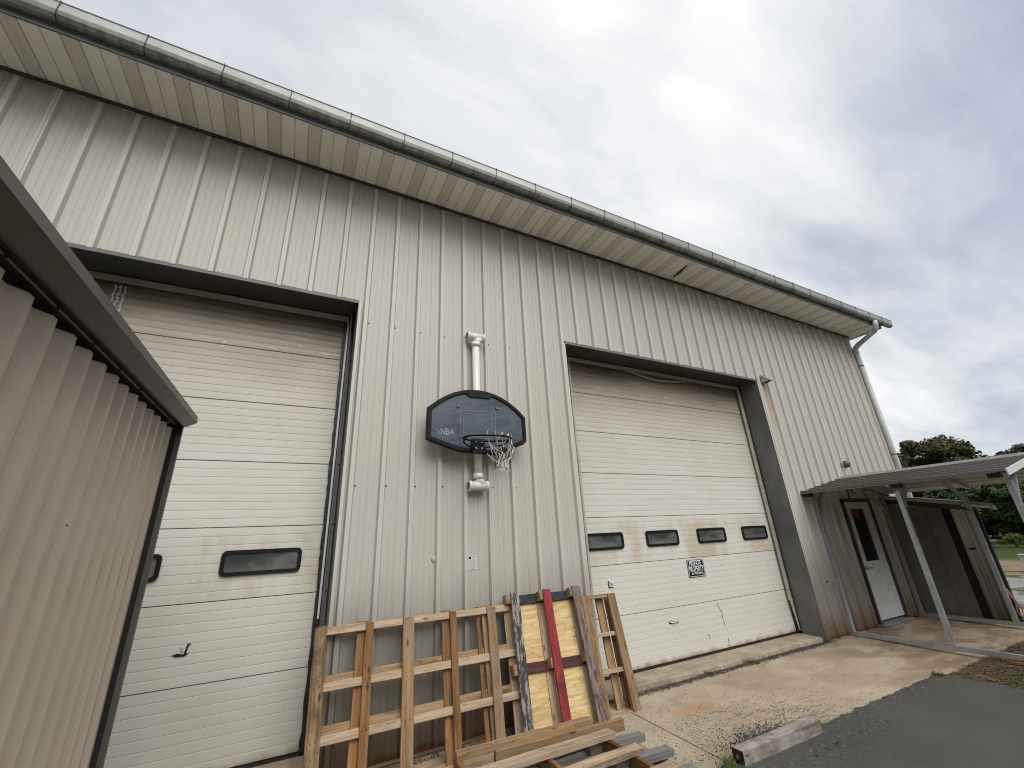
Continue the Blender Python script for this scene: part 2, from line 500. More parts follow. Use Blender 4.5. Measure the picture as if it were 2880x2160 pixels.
def concrete_mat():
    mt, n, b = mat("stained_concrete", 0.85, 0, 0.25)
    p = wpos(n)
    x, y, z = n.sep(p)
    a = n.noise(p, 0.9, 6, 0.6)
    f = n.noise(p, 55, 4, 0.7)
    c = n.mix(n.smooth(a, 0.32, 0.68), (0.345, 0.292, 0.214), (0.470, 0.405, 0.305))
    c = n.mix(n.smooth(f, 0.40, 0.75, 0, 0.75), c, (0.24, 0.19, 0.13))
    f3 = n.noise(p, 110, 3, 0.7)
    c = n.mix(n.smooth(f3, 0.55, 0.75, 0, 0.5), c, (0.55, 0.49, 0.40))
    f5 = n.noise(p, 21, 5, 0.8)
    c = n.mix(n.smooth(f5, 0.43, 0.34, 0, 0.55), c, (0.17, 0.135, 0.10))
    c = n.mix(n.smooth(f5, 0.60, 0.72, 0, 0.35), c, (0.60, 0.53, 0.43))
    dark = n.noise(n.scale(p, (1.2, 2.6, 1)), 1.0, 5, 0.65, 0.5)
    far = n.smooth(x, 5.0, 8.6)
    c = n.mix(n.math('MULTIPLY', n.smooth(dark, 0.36, 0.62), n.math('MULTIPLY_ADD', far, 0.55, 0.14)), c, (0.15, 0.10, 0.06))
    wet = n.math('MULTIPLY', n.smooth(n.noise(p, 1.7, 4), 0.45, 0.7), n.smooth(y, -0.9, 0.0, 0, 0.5))
    c = n.mix(wet, c, (0.13, 0.10, 0.075))
    # pitted, loose aggregate showing near the near end
    v = n.new('ShaderNodeTexVoronoi')
    n.put(v.inputs['Vector'], p)
    v.inputs['Scale'].default_value = 46
    pit = n.smooth(v.outputs['Distance'], 0.22, 0.10)
    near = n.math('MULTIPLY', n.smooth(x, 6.2, 3.6), n.smooth(n.noise(p, 2.0, 4), 0.38, 0.6))
    c = n.mix(n.math('MULTIPLY', n.math('MULTIPLY', pit, near), 0.6), c, (0.10, 0.085, 0.075))
    # dark band along the apron lip
    ly = n.math('ABSOLUTE', n.math('MULTIPLY_ADD', n.noise(n.scale(p, (3, 1, 1)), 1.0, 5, 0.7), 0.12, n.math('SUBTRACT', y, 0.05)))
    lip = n.math('MULTIPLY', n.smooth(ly, 0.10, 0.03), n.math('MULTIPLY', n.smooth(x, 3.2, 3.5), n.smooth(x, 8.2, 7.7)))
    c = n.mix(n.math('MULTIPLY', lip, 0.8), c, (0.045, 0.033, 0.024))
    # orange rust spill
    ds = n.vmath('LENGTH', n.vmath('MULTIPLY', n.vmath('SUBTRACT', p, (4.05, -0.62, 0.0)), (1.6, 4.2, 0.0)))
    sp = n.math('MULTIPLY_ADD', n.noise(p, 8, 4, 0.7), 1.1, n.math('SUBTRACT', ds, 0.45))
    c = n.mix(n.smooth(sp, 0.75, 0.15, 0, 0.62), c, (0.42, 0.21, 0.08))
    n.link(c, b.inputs['Base Color'])
    bump(n, b, n.math('ADD', f, n.math('MULTIPLY', a, 2.0)), 0.6, 0.006)
    return mt


M['concrete'] = concrete_mat()
M['apron_concrete'] = simple("apron_concrete", (0.31, 0.265, 0.20), 0.85, var=0.25, scale=5, grime=((0.13, 0.105, 0.08), 0.6), bmp=0.6)


def asphalt_mat():
    mt, n, b = mat("worn_asphalt", 0.88, 0, 0.3)
    p = wpos(n)
    a = n.noise(p, 0.7, 5, 0.6)
    f = n.noise(p, 140, 3, 0.7)
    f2 = n.noise(p, 42, 4, 0.7)
    c = n.mix(n.smooth(a, 0.3, 0.7), (0.072, 0.070, 0.066), (0.100, 0.097, 0.090))
    c = n.mix(n.smooth(f, 0.35, 0.7, 0, 0.7), c, (0.045, 0.045, 0.047))
    c = n.mix(n.smooth(f, 0.66, 0.76, 0, 0.7), c, (0.27, 0.26, 0.25))
    c = n.mix(n.smooth(f2, 0.6, 0.75, 0, 0.6), c, (0.17, 0.155, 0.14))
    n.link(c, b.inputs['Base Color'])
    f4 = n.noise(p, 24, 5, 0.8)
    c = n.mix(n.smooth(f4, 0.42, 0.34, 0, 0.65), c, (0.028, 0.028, 0.028))
    c = n.mix(n.smooth(f4, 0.60, 0.70, 0, 0.6), c, (0.16, 0.155, 0.145))
    dust = n.smooth(n.noise(n.scale(p, (0.8, 1.8, 1)), 1.0, 5, 0.6), 0.5, 0.75, 0, 0.35)
    c = n.mix(dust, c, (0.16, 0.145, 0.125))
    bump(n, b, n.math('ADD', n.math('MULTIPLY', f, 0.6), f2), 0.9, 0.008)
    return mt


M['asphalt'] = asphalt_mat()


def ground_mat():
    mt, n, b = mat("far_ground", 0.95, 0, 0.1)
    p = wpos(n)
    x, y, z = n.sep(p)
    a = n.noise(p, 0.35, 6, 0.65)
    f = n.noise(p, 9, 5, 0.7)
    c = n.mix(n.smooth(f, 0.3, 0.75), (0.030, 0.052, 0.012), (0.085, 0.105, 0.030))
    dirt = n.mix(n.smooth(f, 0.3, 0.7), (0.16, 0.11, 0.07), (0.27, 0.21, 0.15))
    yard = n.mix(n.smooth(n.noise(p, 26, 4, 0.75), 0.35, 0.7), (0.26, 0.235, 0.20), (0.46, 0.43, 0.375))  # unseen pale gravel, added to bounce light up to the soffit
    dirt = n.mix(n.smooth(x, 7.0, 6.5), dirt, yard)  # added unseen bounce gravel below x = 7
    # bare yard near the buildings, mown grass beyond
    far = n.smooth(n.math('MULTIPLY_ADD', a, 7.0, x), 29.5, 32.5)
    c = n.mix(far, dirt, c)
    grav = n.mix(n.smooth(n.noise(p, 16, 4, 0.7), 0.35, 0.7), (0.17, 0.17, 0.17), (0.36, 0.36, 0.36))
    c = n.mix(n.math('MULTIPLY', n.smooth(x, 12.5, 14.0), n.smooth(x, 21.5, 20.5)), c, grav)
    strip = n.math('MULTIPLY', n.smooth(n.noise(p, 0.8, 4), 0.45, 0.58), n.smooth(x, 11.5, 12.5))
    strip = n.math('MULTIPLY', strip, n.smooth(x, 25, 23))
    c = n.mix(strip, c, (0.07, 0.09, 0.022))
    n.link(c, b.inputs['Base Color'])
    bump(n, b, f, 0.6, 0.03)
    return mt


M['ground'] = ground_mat()


def mulch_mat():
    mt, n, b = mat("dirt_and_mulch", 0.95, 0, 0.1)
    p = wpos(n)
    f = n.noise(n.scale(p, (60, 22, 1)), 1.0, 5, 0.7)
    a = n.noise(p, 2.6, 5, 0.6)
    c = n.mix(n.smooth(f, 0.35, 0.7), (0.035, 0.024, 0.018), (0.16, 0.115, 0.08))
    c = n.mix(n.smooth(a, 0.48, 0.66, 0, 0.7), c, (0.20, 0.15, 0.08))
    n.link(c, b.inputs['Base Color'])
    bump(n, b, f, 1.0, 0.02)
    return mt


M['mulch'] = mulch_mat()


def leaf_mat(name, c1, c2, c3):
    mt, n, b = mat(name, 0.6, 0, 0.3)
    p = wpos(n)
    a = n.noise(p, 1.1, 4, 0.6)
    r = n.noise(p, 9.0, 2)
    c = n.mix(n.smooth(a, 0.35, 0.65), c1, c2)
    c = n.mix(n.smooth(r, 0.5, 0.75, 0, 0.7), c, c3)
    n.link(c, b.inputs['Base Color'])
    return mt


M['leaf_brown'] = leaf_mat("bronze_green_leaves", (0.034, 0.044, 0.012), (0.062, 0.050, 0.018), (0.075, 0.075, 0.022))
M['leaf_green'] = leaf_mat("deep_green_leaves", (0.022, 0.048, 0.012), (0.048, 0.080, 0.018), (0.080, 0.095, 0.022))
M['leaf_light'] = leaf_mat("light_green_leaves", (0.10, 0.16, 0.035), (0.16, 0.22, 0.05), (0.22, 0.26, 0.07))
M['grass'] = leaf_mat("grass_blades", (0.05, 0.085, 0.018), (0.09, 0.12, 0.03), (0.20, 0.17, 0.07))
M['bark'] = simple("bark", (0.07, 0.055, 0.04), 0.9, var=0.3)


def shed_mat():
    mt, n, b = mat("taupe_shed_paint", 0.36, 0, 0.45)
    p = wpos(n)
    x, y, z = n.sep(p)
    a = n.noise(p, 1.3, 4)
    c = n.mix(n.smooth(a, 0.3, 0.7), (0.43, 0.375, 0.298), (0.475, 0.418, 0.337))
    f = n.noise(n.scale(p, (40, 40, 4)), 1.0, 3)
    c = n.mix(n.smooth(f, 0.5, 0.8, 0, 0.15), c, (0.17, 0.15, 0.12))
    # scuffs where something rubbed along the valleys
    bnd = n.math('MULTIPLY', n.smooth(z, 1.655, 1.70), n.smooth(z, 1.83, 1.79))
    fr = n.math('FRACT', n.math('DIVIDE', n.math('ADD', y, 1.085), 0.152))
    val = n.math('MULTIPLY', n.smooth(fr, 0.42, 0.52), n.smooth(fr, 0.68, 0.58))
    c = n.mix(n.math('MULTIPLY', n.math('MULTIPLY', bnd, val), 0.5), c, (0.10, 0.09, 0.085))
    n.link(c, b.inputs['Base Color'])
    bump(n, b, a, 0.25, 0.03)
    return mt


M['shed'] = shed_mat()

# ------------------------------------------------------------------ mesh helpers
class MB:
    def __init__(s):
        s.v, s.f, s.sm = [], [], []

    def add(s, vs, fs, smooth=False):
        o = len(s.v)
        s.v += [tuple(v) for v in vs]
        s.f += [tuple(i + o for i in f) for f in fs]
        s.sm += [smooth] * len(fs)
        return s

    def box(s, a, b):
        (x0, y0, z0), (x1, y1, z1) = a, b
        vs = [(x, y, z) for z in (z0, z1) for y in (y0, y1) for x in (x0, x1)]
        return s.add(vs, [(0, 2, 3, 1), (4, 5, 7, 6), (0, 1, 5, 4), (2, 6, 7, 3), (0, 4, 6, 2), (1, 3, 7, 5)])

    def bar(s, p, q, wd, th, up=(0, 0, 1)):
        """box along p-q, width wd across, thickness th along up"""
        p, q, up = Vector(p), Vector(q), Vector(up)
        x = (q - p).normalized()
        y = up.cross(x).normalized()
        z = x.cross(y)
        vs = []
        for c in (p, q):
            for sy, sz in ((-1, -1), (1, -1), (1, 1), (-1, 1)):
                vs.append(c + y * (sy * wd / 2) + z * (sz * th / 2))
        return s.add(vs, [(3, 2, 1, 0), (4, 5, 6, 7), (0, 1, 5, 4), (1, 2, 6, 5), (2, 3, 7, 6), (3, 0, 4, 7)])

    def tube(s, pts, r, n=10, cap=True):
        pts = [Vector(p) for p in pts]
        rs = r if isinstance(r, (list, tuple)) else [r] * len(pts)
        o = len(s.v)
        ref = None
        for i, p in enumerate(pts):
            t = (pts[min(i + 1, len(pts) - 1)] - pts[max(i - 1, 0)]).normalized()
            if ref is None:
                ref = t.orthogonal().normalized()
            ref = (ref - t * ref.dot(t)).normalized()
            bi = t.cross(ref)
            for k in range(n):
                a = 2 * math.pi * k / n
                s.v.append(tuple(p + (ref * math.cos(a) + bi * math.sin(a)) * rs[i]))
        for i in range(len(pts) - 1):
            for k in range(n):
                k2 = (k + 1) % n
                s.f.append((o + i * n + k, o + i * n + k2, o + (i + 1) * n + k2, o + (i + 1) * n + k))
                s.sm.append(True)
        if cap:
            s.f.append(tuple(o + k for k in reversed(range(n))))
            s.f.append(tuple(o + (len(pts) - 1) * n + k for k in range(n)))
            s.sm += [False, False]
        return s

    def prism(s, poly, d, axis='y'):
        """poly: 2D outline (u,v); extruded between d[0], d[1] along axis"""
        n = len(poly)
        P = {'y': lambda u, v, t: (u, t, v), 'x': lambda u, v, t: (t, u, v), 'z': lambda u, v, t: (u, v, t)}[axis]
        vs = [P(u, v, d[0]) for u, v in poly] + [P(u, v, d[1]) for u, v in poly]
        fs = [tuple(range(n)), tuple(reversed(range(n, 2 * n)))]
        fs += [(i + n, (i + 1) % n + n, (i + 1) % n, i) for i in range(n)]
        return s.add(vs, fs)

    def ring(s, outer, inner, d, axis='y'):
        n = len(outer)
        P = {'y': lambda u, v, t: (u, t, v), 'x': lambda u, v, t: (t, u, v), 'z': lambda u, v, t: (u, v, t)}[axis]
        vs = [P(u, v, t) for t in d for L in (outer, inner) for u, v in L]
        fs = []
        for i in range(n):
            j = (i + 1) % n
            fs += [(i, j, n + j, n + i), (2 * n + j, 2 * n + i, 3 * n + i, 3 * n + j), (i, 2 * n + i, 2 * n + j, j), (n + j, 3 * n + j, 3 * n + i, n + i)]
        return s.add(vs, fs)

    def build(s, name, material, parent=None, bevel=0.0, mats=None):
        me = bpy.data.meshes.new(name)
        me.from_pydata(s.v, [], s.f)
        me.polygons.foreach_set('use_smooth', s.sm)
        bm = bmesh.new()
        bm.from_mesh(me)
        bmesh.ops.recalc_face_normals(bm, faces=bm.faces)
        if bevel:
            bmesh.ops.bevel(bm, geom=list(bm.edges), offset=bevel, segments=1, affect='EDGES')
        bm.to_mesh(me)
        bm.free()
        me.materials.append(M[material])
        o = bpy.data.objects.new(name, me)
        COL.objects.link(o)
        if parent is not None:
            o.parent = parent
            o.location = -world_loc(parent)
        return o


def world_loc(o):
    v = Vector(o.location)
    while o.parent:
        o = o.parent
        v = v + Vector(o.location)
    return v


def root(name, label, cat, loc=(0, 0, 0), group=None):
    o = bpy.data.objects.new(name, None)
    COL.objects.link(o)
    o.location = loc
    o['label'] = label
    o['category'] = cat
    if group:
        o['group'] = group
    return o


def tag(o, label, cat, group=None, kind=None):
    o['label'] = label
    if cat:
        o['category'] = cat
    if group:
        o['group'] = group
    if kind:
        o['kind'] = kind
    return o


def structure(o, label=None):
    o['kind'] = 'structure'
    if label:
        o['label'] = label
    return o


def rrect(x0, z0, x1, z1, r, n=5):
    out = []
    for cx, cz, a0 in ((x1 - r, z1 - r, 0), (x0 + r, z1 - r, 90), (x0 + r, z0 + r, 180), (x1 - r, z0 + r, 270)):
        for k in range(n + 1):
            a = math.radians(a0 + 90 * k / n)
            out.append((cx + r * math.cos(a), cz + r * math.sin(a)))
    return out


def text_mesh(txt, size, name, material, parent, mtx, sx=1.0, extrude=0.0008, bold=0.0):
    cu = bpy.data.curves.new(name, 'FONT')
    cu.body = txt
    cu.size = size
    cu.align_x = 'CENTER'
    cu.align_y = 'CENTER'
    cu.extrude = extrude
    cu.offset = bold
    cu.resolution_u = 2
    t = bpy.data.objects.new("tmp_text", cu)
    COL.objects.link(t)
    dg = bpy.context.evaluated_depsgraph_get()
    me = bpy.data.meshes.new_from_object(t.evaluated_get(dg))
    bpy.data.objects.remove(t)
    me.transform(mtx @ Matrix.Diagonal((sx, 1, 1, 1)))
    me.materials.clear()
    me.materials.append(M[material])
    o = bpy.data.objects.new(name, me)
    COL.objects.link(o)
    o.parent = parent
    o.location = -world_loc(parent)
    return o


def face_y(x, y, z, roll=0.0):
    """matrix: text upright on a wall facing -y"""
    return Matrix.Translation((x, y, z)) @ Matrix.Rotation(roll, 4, 'Y') @ Matrix.Rotation(math.pi / 2, 4, 'X')


def gz(y):
    """height of the yard concrete: falls gently away from the wall"""
    return max(0.0, min(0.05, 0.045 + 0.035 * y))


# ------------------------------------------------------------------ ground
o = MB().add([(-400, -400, -0.03), (500, -400, -0.03), (500, 500, -0.03), (-400, 500, -0.03)], [(0, 1, 2, 3)]).build('ground', 'ground')
structure(o)


def jag(a, b, n, amp, seed):
    rr = random.Random(seed)
    out = []
    for i in range(n + 1):
        t = i / n
        out.append((a[0] + (b[0] - a[0]) * t, a[1] + (b[1] - a[1]) * t + (mnoise.noise((i * 0.35, seed, 0)) * amp * 1.6 + rr.uniform(-amp, amp) * 0.5)))
    return out


def slab(name, x0, x1, jf):
    mb = MB()
    rows = [0.06, 0.0, -0.3, -0.7, -1.1, -1.3]
    n = max(2, int((x1 - x0) / 0.12))
    front = jag((x0, -1.55), (x1, -1.55), n, 0.02, jf)
    vs = []
    for yv in rows:
        for i in range(n + 1):
            vs.append((x0 + (x1 - x0) * i / n, yv, gz(yv) + 0.002 * mnoise.noise((i * .4, yv * 3, jf))))
    vs += [(x, y, 0.0) for x, y in front]
    vs += [(x, y, -0.04) for x, y in front]
    nr = len(rows) + 2
    W = n + 1
    fs = [(r * W + i, (r + 1) * W + i, (r + 1) * W + i + 1, r * W + i + 1) for r in range(nr - 1) for i in range(n)]
    # end faces down
    mb.add(vs, fs)
    for xx in (x0, x1):
        e = [(xx, yv, gz(yv)) for yv in rows] + [(xx, -1.53, 0.0)]
        mb.add(e + [(a, b, -0.04) for a, b, c in e], [(i, i + 1, i + 1 + len(e), i + len(e)) for i in range(len(e) - 1)])
    return structure(mb.build(name, 'concrete'))


slab('concrete_pavement', -7.0, 3.425, 3.1)
slab('concrete_pavement', 3.437, 13.2, 9.7)

# asphalt with a ragged edge running over the concrete
mb = MB()
top = jag((2.7, -1.51), (7.30, -1.49), 90, 0.022, 5)
side = [(7.33 + 0.04 * mnoise.noise((i * .5, 3, 1)) + 0.015 * i / 4, -1.5 - i * 0.12) for i in range(1, 49)]
outl = top + side + [(7.6, -7.5), (2.6, -7.3)] + [(2.65 + 0.06 * mnoise.noise((i * .7, 9, 2)), -7.3 + i * .2) for i in range(1, 29)]
mb.add([(x, y, 0.006) for x, y in outl], [tuple(range(len(outl)))])
o = mb.build('asphalt_drive', 'asphalt')
structure(o)
# dirt and mulch to the right of the asphalt
mb = MB()
outl = jag((7.0, -1.53), (13.5, -1.56), 60, 0.015, 8) + [(13.5, -9), (7.0, -9)]
mb.add([(x, y, -0.012) for x, y in outl], [tuple(range(len(outl)))])
structure(mb.build('dirt_verge', 'mulch'))
# packed earth between slab and far yard
# ------------------------------------------------------------------ stones
def stones(name, material, pts, label=None):
    mb = MB()
    for (x, y, z, r) in pts:
        k = [R.uniform(0.6, 1.3) for _ in range(6)]
        vs = [(x + r * k[0], y, z), (x - r * k[1], y, z), (x, y + r * k[2], z), (x, y - r * k[3], z), (x, y, z + r * 0.8 * k[4]), (x, y, z - r * 0.4)]
        a = R.uniform(0, 6.28)
        ca, sa = math.cos(a), math.sin(a)
        vs = [(x + (u - x) * ca - (v - y) * sa, y + (u - x) * sa + (v - y) * ca, t) for u, v, t in vs]
        mb.add(vs, [(0, 2, 4), (2, 1, 4), (1, 3, 4), (3, 0, 4), (2, 0, 5), (1, 2, 5), (3, 1, 5), (0, 3, 5)])
    o = mb.build(name, material)
    o['kind'] = 'stuff'
    if label:
        o['label'] = label
    return o


pts = []
for i in range(6500):      # dark grit thrown over the concrete behind the timber
    x = R.gauss(4.2, 0.65)
    y = -1.50 + abs(R.gauss(0, 0.42))
    if y > -0.2 or x < 3.0 or (mnoise.noise((x * 4, y * 7, 2)) < -.15 and R.random() < .8):
        continue
    pts.append((x, y, gz(y) + 0.001, R.choice((0.002, 0.0025, 0.003, 0.004, 0.006))))
for i in range(2600):
    x = R.gauss(4.05, 0.26)
    y = -1.36 + R.gauss(0, 0.085)
    pts.append((x, y, gz(y) + 0.002, R.uniform(0.002, 0.008)))
for i in range(900):       # crumbs along the apron lip
    x = R.uniform(3.4, 7.8)
    pts.append((x, 0.0 - abs(R.gauss(0, 0.05)), 0.048, R.uniform(0.003, 0.011)))
stones('dark_gravel', 'dark_pebble', pts, 'dark grit scattered on the concrete behind the timber')
pts = []
for i in range(1900):      # loose stones on the asphalt in front of the timber and along its edge
    if i % 2:
        x = R.uniform(3.3, 5.4)
        y = -1.72 - abs(R.gauss(0, 0.14))
    else:
        x = R.uniform(3.3, 7.3)
        y = -1.53 - abs(R.gauss(0, 0.10))
    pts.append((x, y, 0.009, R.uniform(0.002, 0.009)))
for i in range(900):
    pts.append((R.uniform(3.0, 7.2), R.uniform(-3.2, -1.6), 0.008, R.uniform(0.002, 0.006)))
stones('loose_gravel', 'pebble', pts, 'grey loose stones on the edge of the asphalt')
pts = [(R.uniform(7.3, 12), -1.62 - abs(R.gauss(0, 0.6)), -0.008, R.uniform(0.004, 0.014) * (1.8 if R.random() < .08 else 1)) for i in range(700)]
stones('verge_stones', 'pebble', pts, 'stones lying in the dirt beyond the asphalt')

# mulch chips and straw
mb = MB()
for i in range(8000):
    x = R.uniform(7.25, 12.5)
    y = -1.56 - abs(R.gauss(0, 0.55))
    a = R.uniform(-0.9, 0.9) + math.pi / 2 * (R.random() < .3)
    L = R.uniform(0.015, 0.06)
    z = R.uniform(-0.008, 0.012)
    dx_, dy_ = math.cos(a) * L, math.sin(a) * L
    wv = R.uniform(0.002, 0.007)
    mb.add([(x, y, z), (x + dx_, y + dy_, z + R.uniform(-0.005, 0.01)), (x + dx_ - dy_ * wv / L, y + dy_ + dx_ * wv / L, z + 0.004), (x - dy_ * wv / L, y + dx_ * wv / L, z + 0.003)], [(0, 1, 2, 3)])
M['chips'] = simple("wood_chips", (0.13, 0.085, 0.055), 0.9, var=0.6, scale=18, grime=((0.30, 0.23, 0.15), 0.8))
o = mb.build('bark_mulch', 'chips')
o['kind'] = 'stuff'
o['label'] = 'brown bark chips along the slab under the carport rail'


def tufts(name, spots, label, material='grass'):
    mb = MB()
    for (cx, cy, cz, rad, h, n) in spots:
        for i in range(n):
            a = R.uniform(0, 6.28)
            rr = rad * math.sqrt(R.random())
            x, y = cx + rr * math.cos(a), cy + rr * math.sin(a)
            hh = h * R.uniform(0.4, 1.1)
            la = R.uniform(0, 6.28)
            lean = hh * R.uniform(0.2, 0.9)
            wv = R.uniform(0.0015, 0.0035)
            px, py = math.cos(la + 1.57) * wv, math.sin(la + 1.57) * wv
            mx, my = x + math.cos(la) * lean * .35, y + math.sin(la) * lean * .35
            tx, ty = x + math.cos(la) * lean, y + math.sin(la) * lean
            mb.add([(x - px, y - py, cz), (x + px, y + py, cz), (mx + px * .8, my + py * .8, cz + hh * .6), (mx - px * .8, my - py * .8, cz + hh * .6), (tx, ty, cz + hh)], [(0, 1, 2, 3), (3, 2, 4)])
    o = mb.build(name, material)
    o['kind'] = 'stuff'
    o['label'] = label
    return o


sp = [(3.30, -1.62, 0.0, 0.12, 0.06, 260), (3.42, -1.50, 0.0, 0.05, 0.05, 80), (3.2, -1.7, 0, .16, .05, 200)]
for i in range(26):
    sp.append((R.uniform(4.5, 7.3), -1.52 + R.uniform(-.03, .02), 0.0, 0.03, 0.022, 16))
sp += [(7.2, -1.53, 0.0, 0.07, 0.05, 90), (5.05, 0.0, 0.045, 0.05, 0.035, 60), (5.9, 0.0, 0.045, 0.12, 0.035, 160), (6.3, 0.0, .045, .1, .03, 80)]
for i in range(14):
    sp.append((R.uniform(3.5, 7.6), 0.0, 0.045, 0.03, 0.02, 10))
for i in range(10):
    sp.append((R.uniform(3.9, 5.0), -1.80, 0.0, 0.03, 0.03, 14))
tufts('weeds', sp, 'small weeds along the concrete and timber edges')
sp = []
for i in range(90):
    sp.append((R.uniform(7.3, 9.6), -2.25 + R.gauss(0, 0.14), -0.01, 0.09, 0.04, 40))
for i in range(120):
    sp.append((R.uniform(9.6, 13.4), -1.75 - abs(R.gauss(0, .4)), -0.01, 0.12, 0.08, 45))
for i in range(60):
    sp.append((R.uniform(10.6, 13.6), -1.70 - abs(R.gauss(0, .12)), -0.01, 0.10, 0.09, 60))
tufts('grass', sp, 'rough grass beyond the slab corner')

# ------------------------------------------------------------------ the metal building
ZS = 6.222            # soffit height
ZO = 4.464            # head of the door openings
LD = (-4.03, 0.42)    # left opening
RD = (3.30, 7.754)    # right opening
SD = (9.46, 10.50)    # side door opening
SDZ = 2.20
XE = 12.16            # right corner
B = root('metal_building', 'large pale ribbed metal shop building with two white overhead doors', 'building')
RX0 = -2.842


def pan_profile(xa, xb):
    """x,y points of ribbed sheet between xa and xb (ribs every 0.3048)"""
    pts = []
    k0 = math.floor((xa - RX0) / 0.3048) - 1
    k1 = math.ceil((xb - RX0) / 0.3048) + 1
    for k in range(k0, k1 + 1):
        c = RX0 + k * 0.3048
        for dx_, yv in ((-0.035, 0.016), (-0.0205, -0.024), (0.0205, -0.024), (0.035, 0.016)):
            pts.append((c + dx_, yv))
        for f_, wd in ((0.330, .0028), (0.50, .0024), (0.545, .0030), (0.720, .0028)):
            g = c + f_ * 0.3048
            for dx_, yv in ((-wd * 1.6, 0.016), (-wd, 0.0184), (wd, 0.0184), (wd * 1.6, 0.016)):
                pts.append((g + dx_, yv))
    pts.sort()
    res = []
    for i in range(len(pts) - 1):
        (x0, y0), (x1, y1) = pts[i], pts[i + 1]
        if x1 < xa or x0 > xb:
            continue
        for e in (xa, xb):
            if x0 < e < x1:
                yy = y0 + (y1 - y0) * (e - x0) / (x1 - x0)
                res.append((e, yy))
        if xa <= x0 <= xb:
            res.append((x0, y0))
        if xa <= x1 <= xb:
            res.append((x1, y1))
    return sorted(set(res))


def zlow(x):
    if LD[0] < x < LD[1] or RD[0] < x < RD[1]:
        return ZO + 0.002
    if SD[0] < x < SD[1]:
        return SDZ
    return 0.052


x0 = RX0 + 0.3048 * -11 + 0.0005
k = 0
while x0 < XE - 0.02:
    x1 = min(x0 + 0.9144, XE)
    cuts = sorted({x0 + 0.0006, x1 - 0.0006} | {c for c in (*LD, *RD, *SD) if x0 < c < x1})
    mb = MB()
    for a, b_ in zip(cuts[:-1], cuts[1:]):
        pr = pan_profile(a, b_)
        zl = zlow((a + b_) / 2)
        jy = (0.0 if k % 2 else 0.0016)
        vs = [(x, y + jy, zl) for x, y in pr] + [(x, y + jy, ZS + 0.03) for x, y in pr]
        n = len(pr)
        mb.add(vs, [(i, i + 1, n + i + 1, n + i) for i in range(n - 1)])
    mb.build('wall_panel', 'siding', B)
    x0 += 0.9144
    k += 1
# inner skin and return walls so the building has depth
mb = MB()
mb.box((-6.2, 0.45, 0.0), (LD[0] - 0.1, 0.6, 6.2)).box((LD[1] + .08, 0.06, 0.0), (RD[0] - .03, 0.5, 6.2)).box((RD[1] + .02, 0.06, 0), (SD[0] - .03, .5, 6.2))
mb.box((SD[1] + .03, 0.06, 0), (XE - 0.06, .5, 6.2)).box((-6.2, 0.06, ZO + .16), (XE - 0.06, .34, 6.2))
mb.build('girt_wall', 'dark_void', B)
mb = MB()
pr = pan_profile(0, 20)
mb.add([(XE + 0.002 - y, x + .02, 0.05) for x, y in pr] + [(XE + 0.002 - y, x + .02, ZS + .25) for x, y in pr], [(i, i + 1, len(pr) + i + 1, len(pr) + i) for i in range(len(pr) - 1)])
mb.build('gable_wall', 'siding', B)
# corner trim
mb = MB().box((XE - 0.05, -0.024, 0.05), (XE + 0.022, -0.018, ZS - .01)).box((XE + 0.018, -0.018, .05), (XE + 0.022, 0.06, ZS - .01))
mb.build('corner_trim', 'siding', B)
# roof
ov = 0.642
mb = MB()
mb.add([(-6.4, -ov - .01, ZS + 0.165), (12.45, -ov - .01, ZS + 0.165), (12.45, 9, ZS + 1.2), (-6.4, 9, ZS + 1.2), (-6.4, -ov - .01, ZS + 0.15), (12.45, -ov - .01, ZS + 0.15), (12.45, 9, ZS + 1.185), (-6.4, 9, ZS + 1.185)], [(0, 1, 2, 3), (7, 6, 5, 4), (0, 4, 5, 1), (1, 5, 6, 2)])
mb.build('roof', 'brown_roof', B)
# fascia: two stepped bands
mb = MB().box((-6.4, -ov - .006, ZS - 0.012), (12.42, -ov + .012, ZS + 0.045)).box((-6.4, -ov - .02, ZS + 0.045), (12.42, -ov + .006, ZS + 0.16))
mb.box((12.405, -ov, ZS - 0.012), (12.42, 0.3, ZS + .15))
mb.build('fascia', 'fascia', B)
# soffit panels
x = -0.739 - 0.4064 * 14
while x < 12.40:
    xe = min(x + 0.1335, 12.40)
    def strip(a, b_, mt):
        mb = MB()
        # shallow raised lock on each side, flat field between
        pr = [(a, ZS + .012), (a + 0.004, ZS + .012), (a + 0.007, ZS), (b_ - 0.007, ZS), (b_ - 0.004, ZS + .006), (b_, ZS + .006)]
        pr = [(min(u, b_), v) for u, v in pr]
        n = len(pr)
        mb.add([(u, -ov + .012, v) for u, v in pr] + [(u, 0.05, v) for u, v in pr], [(i, i + 1, n + i + 1, n + i) for i in range(n - 1)])
        mb.build('soffit_panel', mt, B)
    strip(x, xe, 'soffit_perf')
    if xe < 12.38:
        strip(xe, min(xe + 0.136, 12.4), 'soffit')
        if xe + 0.137 < 12.38:
            strip(xe + 0.136, min(x + 0.4064, 12.4), 'soffit')
    x += 0.4064
MB().box((-6.2, -0.05, ZS - 0.035), (XE + .03, -0.026, ZS + 0.002)).build('soffit_channel', 'header', B)
# rust torn slot in the soffit
M['rust_dark'] = simple("dark_rust", (0.07, 0.035, 0.02), 0.9, var=0.4)
mb = MB()
zt = ZS - 0.003
pp = [(5.80, -.52), (5.83, -.40), (5.86, -.30), (5.845, -.12), (5.815, -.16), (5.80, -.30), (5.785, -.42)]
mb.prism(pp, (zt - .002, zt), 'z')
mb.build('torn_soffit_slot', 'rust_dark', B)
